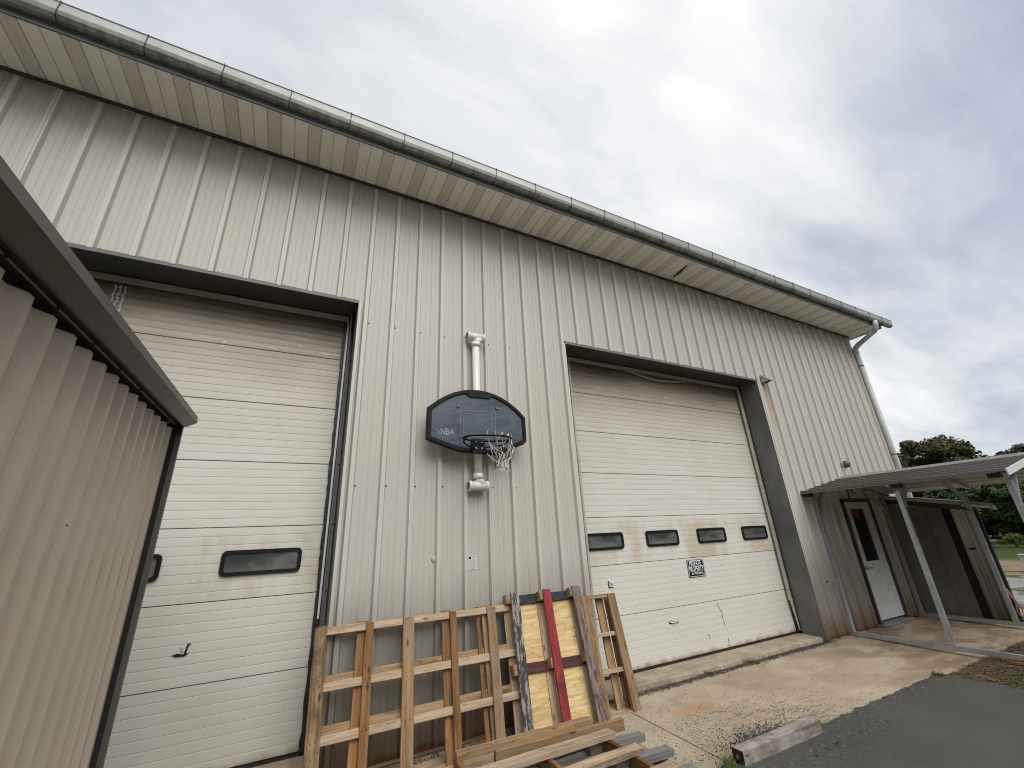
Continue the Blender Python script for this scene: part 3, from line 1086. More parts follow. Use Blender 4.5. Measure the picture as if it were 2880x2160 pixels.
# gutter: half-round-ish K profile, with strap hangers
gut = root('eave_gutter_tmp', '', '') if False else None
prof = [(-ov - .018, ZS + .20), (-ov - .022, ZS + .058), (-ov - .075, ZS + .050), (-ov - .105, ZS + .075), (-ov - .118, ZS + .115), (-ov - .118, ZS + .205), (-ov - .126, ZS + .215), (-ov - .118, ZS + .225), (-ov - .108, ZS + .215), (-ov - .108, ZS + .115), (-ov - .097, ZS + .085), (-ov - .075, ZS + .063), (-ov - .034, ZS + .068), (-ov - .028, ZS + .20)]
GX1 = 12.78
mb = MB()
n = len(prof)
mb.add([(-6.5, y, z) for y, z in prof] + [(GX1, y, z) for y, z in prof], [(i, (i + 1) % n, n + (i + 1) % n, n + i) for i in range(n)])
mb.add([(GX1 + .001, y, z) for y, z in prof[:7]], [tuple(range(7))])
gutter = mb.build('eave_gutter', 'gutter', B)
x = -2.358 - 0.6096 * 6
while x < GX1 - 0.05:
    mb = MB()
    pth = [(x, -ov - .015, ZS + .212), (x, -ov - .07, ZS + .232), (x, -ov - .128, ZS + .226), (x + .004, -ov - .130, ZS + .212), (x + .003, -ov - .1215, ZS + .20), (x, -ov - .1215, ZS + .112), (x - .004, -ov - .108, ZS + .07), (x - .006, -ov - .076, ZS + .046), (x - .01, -ov - .03, ZS + .05)]
    mb.tube(pth, 0.0042, 5)
    s_ = mb.build('strap', 'strap', gutter)
    x += 0.6096
# downspout
ds = MB()
ds.tube([(11.93, -ov - .07, ZS + .06), (11.93, -ov - .07, ZS - .04), (11.935, -ov - .05, ZS - .12), (11.96, -ov + .02, ZS - .185)], 0.058, 12)
ds.tube([(11.95, -ov - .0, ZS - .175), (12.12, -.20, ZS - .30)], 0.056, 12)
ds.tube([(12.10, -.24, ZS - .285), (12.165, -.095, ZS - .345), (12.182, -.072, ZS - .42), (12.185, -.070, ZS - .50)], 0.060, 12)
ds.tube([(12.185, -.070, ZS - .48), (12.185, -.070, 3.2), (12.185, -.070, 0.1)], 0.056, 12)
ds.build('downspout', 'downspout', B)
mb = MB()
for z in (5.4, 3.2, 1.2):
    mb.tube([(12.185, -.070, z - .012), (12.185, -.070, z + .012)], 0.0605, 12)
mb.build('downspout_band', 'strap', B)
# screws
def screws(lst, name='screws'):
    mb = MB()
    for x, y, z in lst:
        n = 7
        vs = [(x + .0085 * math.cos(6.283 * i / n), y, z + .0085 * math.sin(6.283 * i / n)) for i in range(n)]
        vs += [(x + .006 * math.cos(6.283 * i / n), y - .007, z + .006 * math.sin(6.283 * i / n)) for i in range(n)]
        mb.add(vs, [tuple(range(n, 2 * n))] + [(i, (i + 1) % n, n + (i + 1) % n, n + i) for i in range(n)])
    o = mb.build(name, 'screw', B)
    o['kind'] = 'stuff'
    return o


sl = []
for k_ in range(-10, 50):
    c = RX0 + k_ * 0.3048
    for z in (0.25, 1.02, 2.365, 4.214, 5.4):
        xs = c + .044
        if z in (0.25, 1.02, 2.365, 4.214) and (LD[0] - .03 < xs < LD[1] + .03 or RD[0] - .03 < xs < RD[1] + .03):
            continue
        if z in (5.4, 1.02) or (xs > 7.9 and z == 4.214):
            continue
        if z < 2.3 and SD[0] - .05 < xs < SD[1] + .05 or xs > XE - .1:
            continue
        sl.append((xs, 0.015, z))
    for D_ in (LD, RD):
        xs = c + 0.06
        if D_[0] < xs < D_[1]:
            sl.append((xs, 0.013, ZO + 0.028))
screws(sl)

# ---- openings and overhead doors
YD = 0.41
SEAMS = [0.135, 0.767, 1.390, 2.015, 2.638, 3.260, 3.872, 4.50]


def opening(D_, right_jamb_detail):
    # head: thin front lip and dark underside
    MB().box((D_[0], -0.020, ZO - 0.030), (D_[1] + .002, -0.014, ZO + 0.012)).box((D_[0], -0.014, ZO + 0.006), (D_[1], 0.015, ZO + 0.012)).build('head_trim', 'dark_trim', B)
    MB().box((D_[0], -0.014, ZO - 0.022), (D_[1], 0.335, ZO + 0.005)).build('head_channel', 'header', B)
    # jambs
    for xs, sgn in ((D_[0], -1), (D_[1], 1)):
        cut = 3.20
        for z0, z1 in ((0.06, cut - .004), (cut, ZO - .023)):
            a, b_ = (xs - .02, xs) if sgn < 0 else (xs, xs + .02)
            MB().box((a, -0.012, z0), (b_, 0.335, z1)).build('jamb_panel', 'dark_trim', B)
        # pale J trim on the face of the siding
        a, b_ = (xs - .034, xs - .004) if sgn < 0 else (xs + .004, xs + .034)
        MB().box((a, -0.023, .06), (b_, -0.0175, ZO + (-.025 if sgn > 0 else -.025))).build('jamb_trim', 'siding', B)
    # backing frame behind jamb and head
    xi0, xi1 = D_[0] - .05, D_[1] + .05
    MB().box((xi0, 0.34, ZO - 0.020), (xi1, 0.362, ZO + .10)).build('stop_angle', 'header', B)
    # beige seals
    MB().box((D_[0] + 0.0, 0.352, 4.368), (D_[1] - 0.055, 0.366, 4.430)).build('head_seal', 'seal_light', B)


opening(LD, False)
opening(RD, True)
# right door, right edge: beige seal strip and black track behind
MB().box((7.655, 0.356, 0.60), (7.735, 0.372, 4.432)).build('side_seal', 'seal_light', B)
MB().box((7.738, 0.338, 0.15), (7.7535, 0.40, 4.40)).build('door_track', 'header', B)
mb = MB().add([(7.66, .352, .58), (7.72, .352, .16), (7.765, .352, .16), (7.735, .352, .62), (7.66, .358, .58), (7.72, .358, .16), (7.765, .358, .16), (7.735, .358, .62)], [(0, 1, 2, 3), (7, 6, 5, 4), (0, 4, 5, 1), (1, 5, 6, 2), (2, 6, 7, 3), (3, 7, 4, 0)])
mb.build('loose_seal', 'seal_light', B)
mb = MB()
mb.box((7.70, .374, .14), (7.76, .40, 1.65))
mb.build('rubber_flap', 'rubber', B)
# right door, left edge
MB().box((3.59, 0.356, 0.15), (3.622, 0.370, 4.370)).build('side_seal', 'seal_light', B)
# drooping length of head seal
mb = MB()
path = []
for i in range(19):
    t = i / 18
    path.append((4.75 + 1.55 * t, 0.352, 4.366 - 0.085 * math.sin(math.pi * t) ** 1.3))
for i in range(18):
    a, b_ = path[i], path[i + 1]
    mb.bar(a, (b_[0] + .002, b_[1], b_[2]), 0.012, 0.026)
mb.build('sagging_seal', 'seal_light', B)
# left door, right edge: angle, black seal with ragged lip, and grey steel
MB().box((0.351, 0.352, 1.16), (0.370, 0.36, 4.375)).build('side_seal', 'white_trim', B)
mb = MB()
z = 0.14
seg = []
rr = random.Random(4)
while z < 4.36:
    seg.append((0.318 + rr.uniform(-.006, .007), z))
    z += rr.uniform(.03, .12)
for (xa, za), (xb, zb) in zip(seg[:-1], seg[1:]):
    mb.add([(xa, .366, za), (.40, .366, za), (.40, .366, zb), (xb, .366, zb), (xa, .376, za), (.40, .376, za), (.40, .376, zb), (xb, .376, zb)], [(0, 1, 2, 3), (7, 6, 5, 4), (0, 4, 7, 3)])
mb.build('brush_seal', 'rubber', B)
MB().box((0.378, 0.20, 0.1), (0.384, 0.338, 4.42)).build('track_angle', 'dark_trim', B)


def overhead_door(x0_, x1_, wins, name_i):
    D_ = bpy.data.objects.new('overhead_door', None)
    COL.objects.link(D_)
    D_.parent = B
    for i in range(7):
        za, zb = SEAMS[i] + 0.0018, SEAMS[i + 1] - 0.0018
        # vertical profile: eight shallow strips per section
        ns = 8
        h = (zb - za) / ns
        pr = [(YD + 0.012, za)]
        for s_ in range(ns):
            zz0 = za + s_ * h
            dep = 0.0 if (i < 6 or s_ < 3) else 0.0
            pr += [(YD - 0.0014, zz0 + 0.0035), (YD - 0.0022, zz0 + h * .30), (YD - 0.0006, zz0 + h - 0.0035)]
            if s_ < ns - 1:
                gd = 0.0014 if i < 6 else 0.0006
                pr += [(YD + gd, zz0 + h - .001), (YD + gd, zz0 + h + .001)]
        pr += [(YD + 0.012, zb)]
        n = len(pr)
        mb = MB()
        # several columns so the sheet can be slightly wavy
        nc = 24
        vs = []
        for c in range(nc + 1):
            xx = x0_ + (x1_ - x0_) * c / nc
            for y, z in pr:
                dent = 0.0035 * mnoise.noise((xx * 1.3, z * 2.0, name_i)) * (1.6 if z < 0.8 else 0.6)
                vs.append((xx, y + dent, z))
        mb.add(vs, [(c * n + j, (c + 1) * n + j, (c + 1) * n + j + 1, c * n + j + 1) for c in range(nc) for j in range(n - 1)], True)
        s_o = mb.build('door_section', 'door', None)
        s_o.parent = D_
        s_o.location = -world_loc(D_)
        md = s_o.modifiers.new("edge", 'EDGE_SPLIT')
        md.split_angle = math.radians(25)
    for (a, b_) in wins:
        fr = MB().ring(rrect(a, 1.588, b_, 1.808, .045), rrect(a + .034, 1.620, b_ - .034, 1.776, .022), (YD - 0.020, YD + 0.004)).build('window_frame', 'black_plastic', None)
        fr.parent = D_
        fr2 = MB().prism(rrect(a + .025, 1.612, b_ - .025, 1.784, .02), (YD - 0.009, YD - 0.005)).build('window_pane', 'glass', None)
        fr2.parent = D_
    mb = MB()
    for i in range(30):
        xa = x0_ + (x1_ - x0_) * i / 30
        xb = x0_ + (x1_ - x0_) * (i + 1) / 30 - .0005
        zz = 0.004 * mnoise.noise((xa, name_i, 0))
        mb.box((xa, YD - 0.014, 0.102 + zz), (xb, YD + .03, 0.132 + zz))
    sl_ = mb.build('bottom_seal', 'rubber', None)
    sl_.parent = D_
    MB().box((x0_, YD + .012, 0.13), (x1_, YD + .04, 4.5)).build('door_core', 'dark_void', None).parent = D_
    return D_


dr = overhead_door(3.25, 7.80, [(3.617, 4.275), (4.710, 5.370), (5.795, 6.465), (6.898, 7.56)], 1.0)
dl = overhead_door(-4.08, 0.46, [(-3.78, -3.12), (-2.69, -2.03), (-1.60, -0.944), (-0.510, 0.156)], 7.0)


def on(parent, mb, name, material):
    o = mb.build(name, material, None)
    o.parent = parent
    return o


def sheet(pts, y, t=0.002):
    return MB().prism(pts, (y - t, y))


# punctures and marks on the doors
on(dl, sheet([(-0.736, 1.005), (-0.70, 1.018), (-0.655, 1.004), (-0.648, 1.03), (-0.640, 1.078), (-0.610, 1.083), (-0.628, 1.060), (-0.636, 1.010), (-0.615, 1.012), (-0.645, .990), (-0.70, .992)], YD - .005), 'torn_gash', 'dark_void')
on(dl, MB().add([(-.69, YD - .005, 1.07), (-.655, YD - .03, 1.05), (-.66, YD - .025, 1.015), (-.672, YD - .004, 1.02)], [(0, 1, 2, 3)]), 'bent_flap', 'door')
on(dr, sheet([(4.901, .604), (5.087, .592), (5.09, .575), (5.0, .574), (4.905, .576)], YD - .006), 'torn_gash', 'dark_void')
on(dr, MB().add([(4.91, YD - .006, .600), (5.08, YD - .006, .590), (5.04, YD - .022, .583), (4.94, YD - .022, .585)], [(0, 1, 2, 3)]), 'bent_flap', 'door')
on(dr, sheet([(3.918, 1.20), (3.926, 1.198), (3.935, 1.125), (4.005, 1.128), (3.99, 1.110), (3.915, 1.112)], YD - .006), 'torn_gash', 'dark_void')
on(dr, MB().add([(3.922, YD - .004, 1.20), (3.93, YD - .004, 1.118), (4.00, YD - .03, 1.125), (3.955, YD - .03, 1.17)], [(0, 1, 2, 3)]), 'bent_flap', 'door')
on(dr, sheet([(5.950, .762), (5.968, .70), (5.995, .645), (6.02, .60), (6.012, .50), (6.03, .42), (6.024, .42), (6.004, .50), (6.010, .60), (5.985, .64), (5.958, .70)], YD - .0055, .001), 'crease', 'crease')
on(dr, sheet([(6.04, .28), (6.05, .24), (6.035, .18), (6.06, .12), (6.03, .17), (6.035, .24)], YD - .0055, .001), 'crease', 'crease')
on(dr, sheet([(5.62, .36), (5.66, .35), (5.655, .29), (5.64, .27), (5.652, .33)], YD - .0055, .001), 'crease', 'crease')
# left-door scrapes (bare paint showing through the soot)
def scrape(pts):
    on(dl, sheet(pts, YD - .0055, .0008), 'paint_scrape', 'white_trim')


scrape([(0.04, 3.93), (0.12, 3.936), (0.20, 3.925), (0.31, 3.93), (0.31, 3.918), (0.18, 3.913), (0.10, 3.925)])
scrape([(-.52, 3.905), (-.40, 3.911), (-.30, 3.902), (-.40, 3.898)])
for cx, cz, r_ in ((-.84, 3.90, .016), (-.83, 3.945, .008), (-.85, 3.84, .012), (-.78, 4.10, .008), (-.12, 3.98, .010), (-.02, 3.70, .005), (.02, 3.70, .005), (.07, 3.70, .004)):
    scrape([(cx + 1.4 * r_ * math.cos(a * .9), cz + r_ * .7 * math.sin(a * .9)) for a in range(7)])
# taped strip left on the top section, far left of the left door
mb = MB()
for i in range(11):
    z = 4.06 + i * 0.027
    a = -1.825 + 0.004 * math.sin(i * 1.7) + .0025 * i * 0
    for s_ in (0.0, .038, .078):
        mb.box((a + s_, YD - .008, z), (a + s_ + .007 + 0.007 * R.random(), YD - .004, z + .024))
    if i % 3 == 1:
        mb.box((a, YD - .007, z), (a + .085, YD - .0045, z + .007))
on(dl, mb, 'tape_residue', 'sticker')

# siding damage near the side door
for pts in ([(8.10, .84), (8.14, .85), (8.30, .875), (8.33, .868), (8.14, .825), (8.11, .80)],):
    sheet(pts, 0.013).build('torn_gash', 'dark_void', B)
sheet([(8.40, .84), (8.43, .845), (8.45, .80), (8.43, .77), (8.405, .80)], -.018).build('pipe_stub', 'rust_dark', B)
sheet([(0.98, .335), (1.06, .345), (1.10, .352), (1.05, .350), (0.98, .341)], 0.013).build('torn_gash', 'dark_void', B)
MB().tube([(1.39, .012, 1.63), (1.39, .006, 1.63), (1.39, .002, 1.63)], [.034, .026, .004], 12).build('round_dent_patch', 'siding', B)

# apron slab in front of each overhead door: chipped front lip
def apron(xa, xb, seed):
    mb = MB()
    n = int((xb - xa) / 0.05)
    rr = random.Random(seed)
    rows = [[], [], [], []]
    for i in range(n + 1):
        x = xa + (xb - xa) * i / n
        c = 0.03 * mnoise.noise((x * 2.5, seed, 0)) + rr.uniform(-.008, .008)
        rows[0].append((x, 0.45, 0.110))
        rows[1].append((x, 0.085 + c, 0.102 + rr.uniform(-.003, .001)))
        rows[2].append((x, 0.050 + c + rr.uniform(-.014, .010), 0.084 + rr.uniform(-.006, .006)))
        rows[3].append((x, 0.035 + c, 0.02))
    vs = sum(rows, [])
    W = n + 1
    mb.add(vs, [(r * W + i, (r + 1) * W + i, (r + 1) * W + i + 1, r * W + i + 1) for r in range(3) for i in range(n)])
    o = structure(mb.build('door_apron', 'apron_concrete'))
    return o


apron(RD[0] - .0, RD[1] + .0, 2)
apron(LD[0], LD[1], 6)

# ---- side door under the carport
sdr = bpy.data.objects.new('side_door', None)
COL.objects.link(sdr)
sdr.parent = B
on(sdr, MB().box((9.455, -0.03, .09), (9.505, .09, 2.215)).box((10.45, -0.03, .09), (10.505, .09, 2.215)).box((9.455, -0.028, 2.17), (10.505, .09, 2.225)), 'door_frame', 'header')
on(sdr, MB().box((9.512, 0.0, .13), (9.675, .04, 2.16)).box((10.195, 0, .13), (10.445, .04, 2.16)).box((9.675, 0, .13), (10.195, .04, 1.08)).box((9.675, 0, 2.035), (10.195, .04, 2.16)), 'door_leaf', 'white_door')
on(sdr, MB().box((9.675, .012, 1.08), (10.195, .02, 2.035)), 'window_pane', 'dark_glass')
on(sdr, MB().ring([(9.655, 1.055), (10.215, 1.055), (10.215, 2.055), (9.655, 2.055)], [(9.685, 1.09), (10.185, 1.09), (10.185, 2.025), (9.685, 2.025)], (-0.012, -0.001)), 'window_frame', 'white_door')
on(sdr, MB().tube([(9.585, -.002, .985), (9.585, -.05, .985), (9.60, -.058, .985), (9.71, -.055, .98)], .012, 8).tube([(9.585, -.001, .985), (9.585, -.012, .985)], .032, 12), 'handle', 'bolt')
on(sdr, MB().box((9.42, -0.09, .05), (10.52, .09, .085)), 'threshold', 'wood_grey')
# OPEN style notice in the door glass, orange outline on dark
ns_ = root('window_notice', 'small dark notice with orange outline lettering inside the side door glass', 'sign', (9.87, .006, 1.94))
on(ns_, MB().box((-.125, .001, -.07), (.125, .004, .07)), 'card', 'black_sign')
on(ns_, MB().ring([(-.12, -.066), (.12, -.066), (.12, .066), (-.12, .066)], [(-.112, -.058), (.112, -.058), (.112, .058), (-.112, .058)], (-.0005, .0005)), 'border', 'orange_text')
text_mesh('OPEN', 0.105, 'lettering', 'orange_text', ns_, face_y(9.87, .0045, 1.94), 0.72)
# notice above the side door
nt = root('warning_notice', 'small white notice with black and red print above the side door', 'sign', (9.95, -.03, 2.31))
on(nt, MB().box((-.14, -.004, -.075), (.14, .0, .11)), 'plate', 'sticker')
mb = MB()
mb.box((-.10, -.006, .05), (.02, -.0045, .085)).box((-.11, -.006, .012), (.10, -.0045, .036))
on(nt, mb, 'print_bars', 'black_sign')
mb = MB()
for i in range(3):
    mb.box((-.115, -.006, -.018 - i * .022), (.115, -.0045, -.006 - i * .022))
on(nt, mb, 'red_print', 'red_text')

# ---- wall vent hood and wall lamp
vh = root('vent_hood', 'rusty pointed sheet metal vent hood with rust run below it', 'vent', (8.08, 0, 4.50))
hp = [(-.13, .0, .10), (-.02, .0, .10), (-.13, 0, -.075), (-.02, 0, -.075), (-.13, -.15, -.035), (-.02, -.15, -.035), (-.13, -.15, -.060), (-.02, -.15, -.060)]
on(vh, MB().add(hp, [(0, 1, 5, 4), (0, 4, 6, 2), (1, 3, 7, 5), (4, 5, 7, 6)]), 'hood', 'galv')
on(vh, MB().add([(-.128, -.002, -.070), (-.022, -.002, -.070), (-.022, -.147, -.055), (-.128, -.147, -.055)], [(0, 1, 2, 3)]), 'opening', 'dark_void')
wl = root('wall_lamp', 'small round olive glass bulkhead lamp high on the right wall', 'lamp', (9.98, 0, 2.90))
on(wl, MB().tube([(0, .01, 0), (0, -.03, 0)], .075, 14), 'base', 'galv')
on(wl, MB().tube([(0, -.03, 0), (0, -.075, -.005), (0, -.11, -.012), (0, -.125, -.015)], [.072, .068, .045, .008], 14), 'lens', 'lamp_glass')

# ---- small instruction sticker on the wall
st = root('wall_sticker', 'small pale instruction sticker on the ribbed wall below the hoop', 'sticker', (1.813, .014, 1.571))
on(st, MB().box((-.048, -.0015, -.069), (.048, 0, .069)), 'paper', 'sticker')
mb = MB()
for i in range(9):
    mb.box((-.040, -.0022, .022 - i * .0095), (.040 - .012 * (i % 3 == 2), -.0016, .026 - i * .0095))
mb.box((-.008, -.0022, .055), (.042, -.0016, .062)).box((-.005, -.0022, .040), (.036, -.0016, .045))
mb.box((-.02, -.0022, -.060), (.02, -.0016, -.055))
on(st, mb, 'print_lines', 'grey_text')
on(st, MB().tube([(-.030, -.0016, .048), (-.030, -.0024, .048)], .014, 14), 'emblem', 'black_sign')

# ---- PRIVATE PROPERTY sign
pv = root('property_sign', 'black PRIVATE PROPERTY NO TRESPASSING sign on the right overhead door', 'sign', (5.634, YD - .008, 1.240))
on(pv, MB().box((-.180, -.003, -.121), (.180, 0, .121)), 'plate', 'black_sign')
on(pv, MB().ring([(-.172, -.113), (.172, -.113), (.172, .113), (-.172, .113)], [(-.166, -.107), (.166, -.107), (.166, .107), (-.166, .107)], (-.0042, -.0031)), 'border', 'white_text')
text_mesh('PRIVATE', 0.105, 'lettering', 'white_text', pv, face_y(5.625, YD - .0122, 1.308), 0.66, bold=0.0012)
text_mesh('PROPERTY', 0.112, 'lettering', 'white_text', pv, face_y(5.634, YD - .0122, 1.228), 0.585, bold=0.0012)
text_mesh('NO TRESPASSING', 0.036, 'lettering', 'white_text', pv, face_y(5.64, YD - .0122, 1.168), 0.86, bold=0.0008)
on(pv, MB().box((.130, -.0045, -.100), (.160, -.0032, -.075)), 'corner_print', 'grey_text')

# ------------------------------------------------------------------ basketball hoop
bh = root('basketball_hoop', 'smoked blue basketball backboard with black rim and torn net on pipe brackets', 'basketball hoop', (1.83, 0, 2.36))
YB = -0.20
CX, CZ = 1.828, 3.0


def rot2(p, a=math.radians(2.0)):
    x, z = p[0] - CX, p[1] - CZ
    return (CX + x * math.cos(a) - z * math.sin(a), CZ + x * math.sin(a) + z * math.cos(a))


out = [(1.215, 3.195), (1.208, 2.84), (1.255, 2.815), (1.572, 2.722), (1.60, 2.715), (2.04, 2.700), (2.075, 2.708), (2.405, 2.845), (2.445, 2.885), (2.442, 3.180)]
arc = []
for i in range(1, 12):
    t = i / 12
    x = 2.442 + (1.215 - 2.442) * t
    arc.append((x, 3.19 + 0.275 * (1 - abs(2 * t - 1) ** 2.15)))
out = out + arc
out = [(x, z) for x, z in out]


def inset(poly, dd):
    n = len(poly)
    res = []
    cx = sum(p[0] for p in poly) / n
    cz = sum(p[1] for p in poly) / n
    for i in range(n):
        a, b_, c = Vector(poly[i - 1]), Vector(poly[i]), Vector(poly[(i + 1) % n])
        e1 = (b_ - a).normalized()
        e2 = (c - b_).normalized()
        n1, n2 = Vector((-e1.y, e1.x)), Vector((-e2.y, e2.x))
        if n1.dot(Vector((cx, cz)) - b_) < 0:
            n1.negate()
        if n2.dot(Vector((cx, cz)) - b_) < 0:
            n2.negate()
        v = (n1 + n2).normalized()
        k_ = dd / max(0.4, v.dot(n1))
        res.append((b_.x + v.x * k_, b_.y + v.y * k_))
    return res


inn = inset(out, 0.052)
OUT = out
on_b = lambda mb, nm, mt: mb.build(nm, mt, bh)
on_b(MB().ring(OUT, inn, (YB - 0.006, YB + 0.035)), 'board_frame', 'black_plastic')
on_b(MB().ring(inset(out, .010), inset(out, .040), (YB - 0.016, YB - 0.006)), 'board_rim_moulding', 'black_plastic')
on_b(MB().prism(inset(out, .050), (YB - 0.001, YB + 0.028)), 'backboard', 'backboard')
on_b(MB().prism([(1.685, 3.425), (1.99, 3.425), (2.0, 3.395), (1.97, 3.372), (1.71, 3.368), (1.675, 3.395)], (YB - 0.018, YB - 0.0015)), 'board_handle', 'black_plastic')


def line_rect(q4, wdt, nm):
    c = (sum(p[0] for p in q4) / 4, sum(p[1] for p in q4) / 4)
    inner = [(p[0] + (wdt if p[0] < c[0] else -wdt), p[1] + (wdt if p[1] < c[1] else -wdt)) for p in q4]
    on_b(MB().ring(q4, inner, (YB - 0.0022, YB - 0.0014)), nm, 'board_line')


line_rect([(1.592, 2.890), (2.034, 2.904), (2.048, 3.213), (1.600, 3.198)], .0055, 'target_line')
line_rect([(1.634, 2.930), (1.991, 2.941), (2.000, 3.176), (1.641, 3.161)], .0055, 'target_line')
text_mesh('NBA', 0.098, 'lettering', 'board_letter', bh, face_y(1.445, YB - 0.0022, 2.930, math.radians(-2)), 0.80, extrude=0.0004, bold=0.002)
# half-worn emblem left of the letters
mb = MB()
for a, b_ in (((1.318, 2.955), (1.335, 2.902)), ((1.332, 2.962), (1.352, 2.895)), ((1.352, 2.945), (1.362, 2.905)), ((1.368, 2.960), (1.382, 2.90))):
    mb.bar((a[0], YB - .0018, a[1]), (b_[0], YB - .0018, b_[1]), .0006, .007, (1, 0, 0))
on_b(mb, 'worn_emblem', 'board_line')
for bx, bz in ((1.573, 3.242), (2.062, 3.264)):
    on_b(MB().tube([(bx, YB - .001, bz), (bx, YB - .008, bz)], .019, 12), 'washer', 'black_plastic')
    on_b(MB().tube([(bx, YB - .008, bz), (bx, YB - .014, bz)], .009, 10), 'bolt', 'bolt')
# mount plate
on_b(MB().box((1.725, YB - .05, 2.705), (1.875, YB - .012, 2.865)), 'rim_bracket', 'black_plastic')
for bx in (1.765, 1.835):
    for bz in (2.755, 2.825):
        on_b(MB().tube([(bx, YB - .05, bz), (bx, YB - .062, bz)], .011, 8), 'bolt', 'bolt')
# rim and its braces
RCX, RCY, RZ, RR = 1.775, -0.545, 2.800, 0.258
ring = [(RCX + RR * math.cos(a), RCY + RR * math.sin(a), RZ + .030 * math.sin(a)) for a in [2 * math.pi * i / 40 for i in range(41)]]
on_b(MB().tube(ring, .0105, 8, False), 'rim', 'black_plastic')
mb = MB()
mb.tube([(RCX - .25, RCY - .04, RZ - .006), (RCX - .235, RCY + .10, RZ - .035), (RCX - .12, YB - .09, 2.765), (1.76, YB - .05, 2.75)], .0085, 7)
mb.tube([(RCX + .25, RCY - .04, RZ - .006), (RCX + .235, RCY + .10, RZ - .035), (RCX + .12, YB - .09, 2.765), (1.84, YB - .05, 2.75)], .0085, 7)
on_b(mb, 'rim_brace', 'black_plastic')
mb = MB()
for i in range(12):
    a = 2 * math.pi * (i + .5) / 12
    x, y = RCX + RR * math.cos(a), RCY + RR * math.sin(a)
    mb.tube([(x - .012 * math.sin(a), y + .012 * math.cos(a), RZ - .008), (x, y, RZ - .028), (x + .012 * math.sin(a), y - .012 * math.cos(a), RZ - .008)], .0028, 5)
on_b(mb, 'net_hooks', 'black_plastic')
# net: torn, hanging bunched on the right side
mbw, mbk = MB(), MB()
rn = random.Random(9)
top_a = [-1.75, -1.35, -1.0, -0.62, -0.25, 0.15, 0.6, 1.1]
tiers = []
cx0, cy0 = 1.895, -0.56
levels = [(0.0, None, None), (0.12, .17, .05), (0.21, .125, .06), (0.28, .105, .045), (0.345, .095, .035)]
tops = [(RCX + RR * math.cos(a), RCY + RR * math.sin(a), RZ + .008) for a in top_a]
rows = [tops]
for li, (dz_, rad, _) in enumerate(levels[1:]):
    row = []
    m_ = 8
    for i in range(m_):
        a = -2.4 + 3.9 * (i + 0.5 * ((li + 1) % 2)) / m_
        cx_ = cx0 - .02 + 0.005 * li
        row.append((cx_ + rad * math.cos(a) * 1.05 + rn.uniform(-.010, .010), cy0 + rad * math.sin(a) + rn.uniform(-.01, .01), RZ - dz_ - rn.uniform(-.018, .018)))
    rows.append(row)


def strand(mb_, p, q, r=.0032):
    p, q = Vector(p), Vector(q)
    mid = (p + q) / 2 + Vector((rn.uniform(-.008, .008), rn.uniform(-.008, .008), rn.uniform(-.014, .004)))
    mb_.tube([p, mid, q], r, 5)


for ri in range(len(rows) - 1):
    A_, B_ = rows[ri], rows[ri + 1]
    for i in range(8):
        for j in ((i, i + 1) if ri % 2 else (i - 1, i)):
            if 0 <= j < 8 and rn.random() > (0.12 if ri else 0.0):
                (mbk if (rn.random() < .28) else mbw).__class__
                strand(mbk if rn.random() < .28 else mbw, A_[i], B_[j], .0032 if ri < 2 else .0042)
for row in rows[1:]:
    for p in row:
        if rn.random() < .8:
            mbw.tube([(p[0], p[1], p[2] - .012), (p[0] + .004, p[1], p[2]), (p[0], p[1], p[2] + .012)], [.004, .008, .004], 6)
for i in range(7):
    strand(mbw, rows[-1][i], rows[-1][i + 1], .0048)
for p in rows[-1]:
    for _ in range(2):
        mbw.tube([p, (p[0] + rn.uniform(-.015, .015), p[1] + rn.uniform(-.01, .01), p[2] - rn.uniform(.015, .045))], .0022, 4)
# long stray strand from the near-left of the rim
for pp in ([(1.665, -0.79, 2.815), (1.70, -.75, 2.72), (1.755, -.70, 2.61), (1.79, -.63, 2.53)], [(1.74, -.805, 2.815), (1.79, -.76, 2.735), (1.80, -.72, 2.66), (1.815, -.66, 2.58)], [(1.70, -.70, 2.60), (1.745, -.69, 2.56), (1.79, -.65, 2.52)]):
    mbw.tube(pp, .0034, 5)
nt_ = on_b(mbw, 'net', 'net_white')
on_b(mbk, 'net', 'net_black')
# the PVC pipe brackets
on_b(MB().tube([(1.858, -.075, 2.44), (1.858, -.075, 4.16)], .046, 20), 'pipe', 'pvc')
for zt_, sg in ((4.235, -1), (2.365, 1)):
    mb = MB()
    mb.tube([(1.755, -.075, zt_), (1.95, -.075, zt_)], .051, 20)
    mb.tube([(1.738, -.075, zt_), (1.775, -.075, zt_)], .058, 20)
    mb.tube([(1.94, -.075, zt_), (1.977, -.075, zt_)], .058, 20)
    mb.tube([(1.915, -.075, zt_), (1.872, -.075, zt_ + sg * .055), (1.858, -.075, zt_ + sg * .085)], .050, 20)
    mb.tube([(1.858, -.075, zt_ + sg * .075), (1.858, -.075, zt_ + sg * .135)], .057, 20)
    on_b(mb, 'pipe_tee', 'pvc')
    on_b(MB().tube([(1.7365, -.075, zt_), (1.742, -.075, zt_)], .046, 16), 'pipe_bore', 'shed_panel')

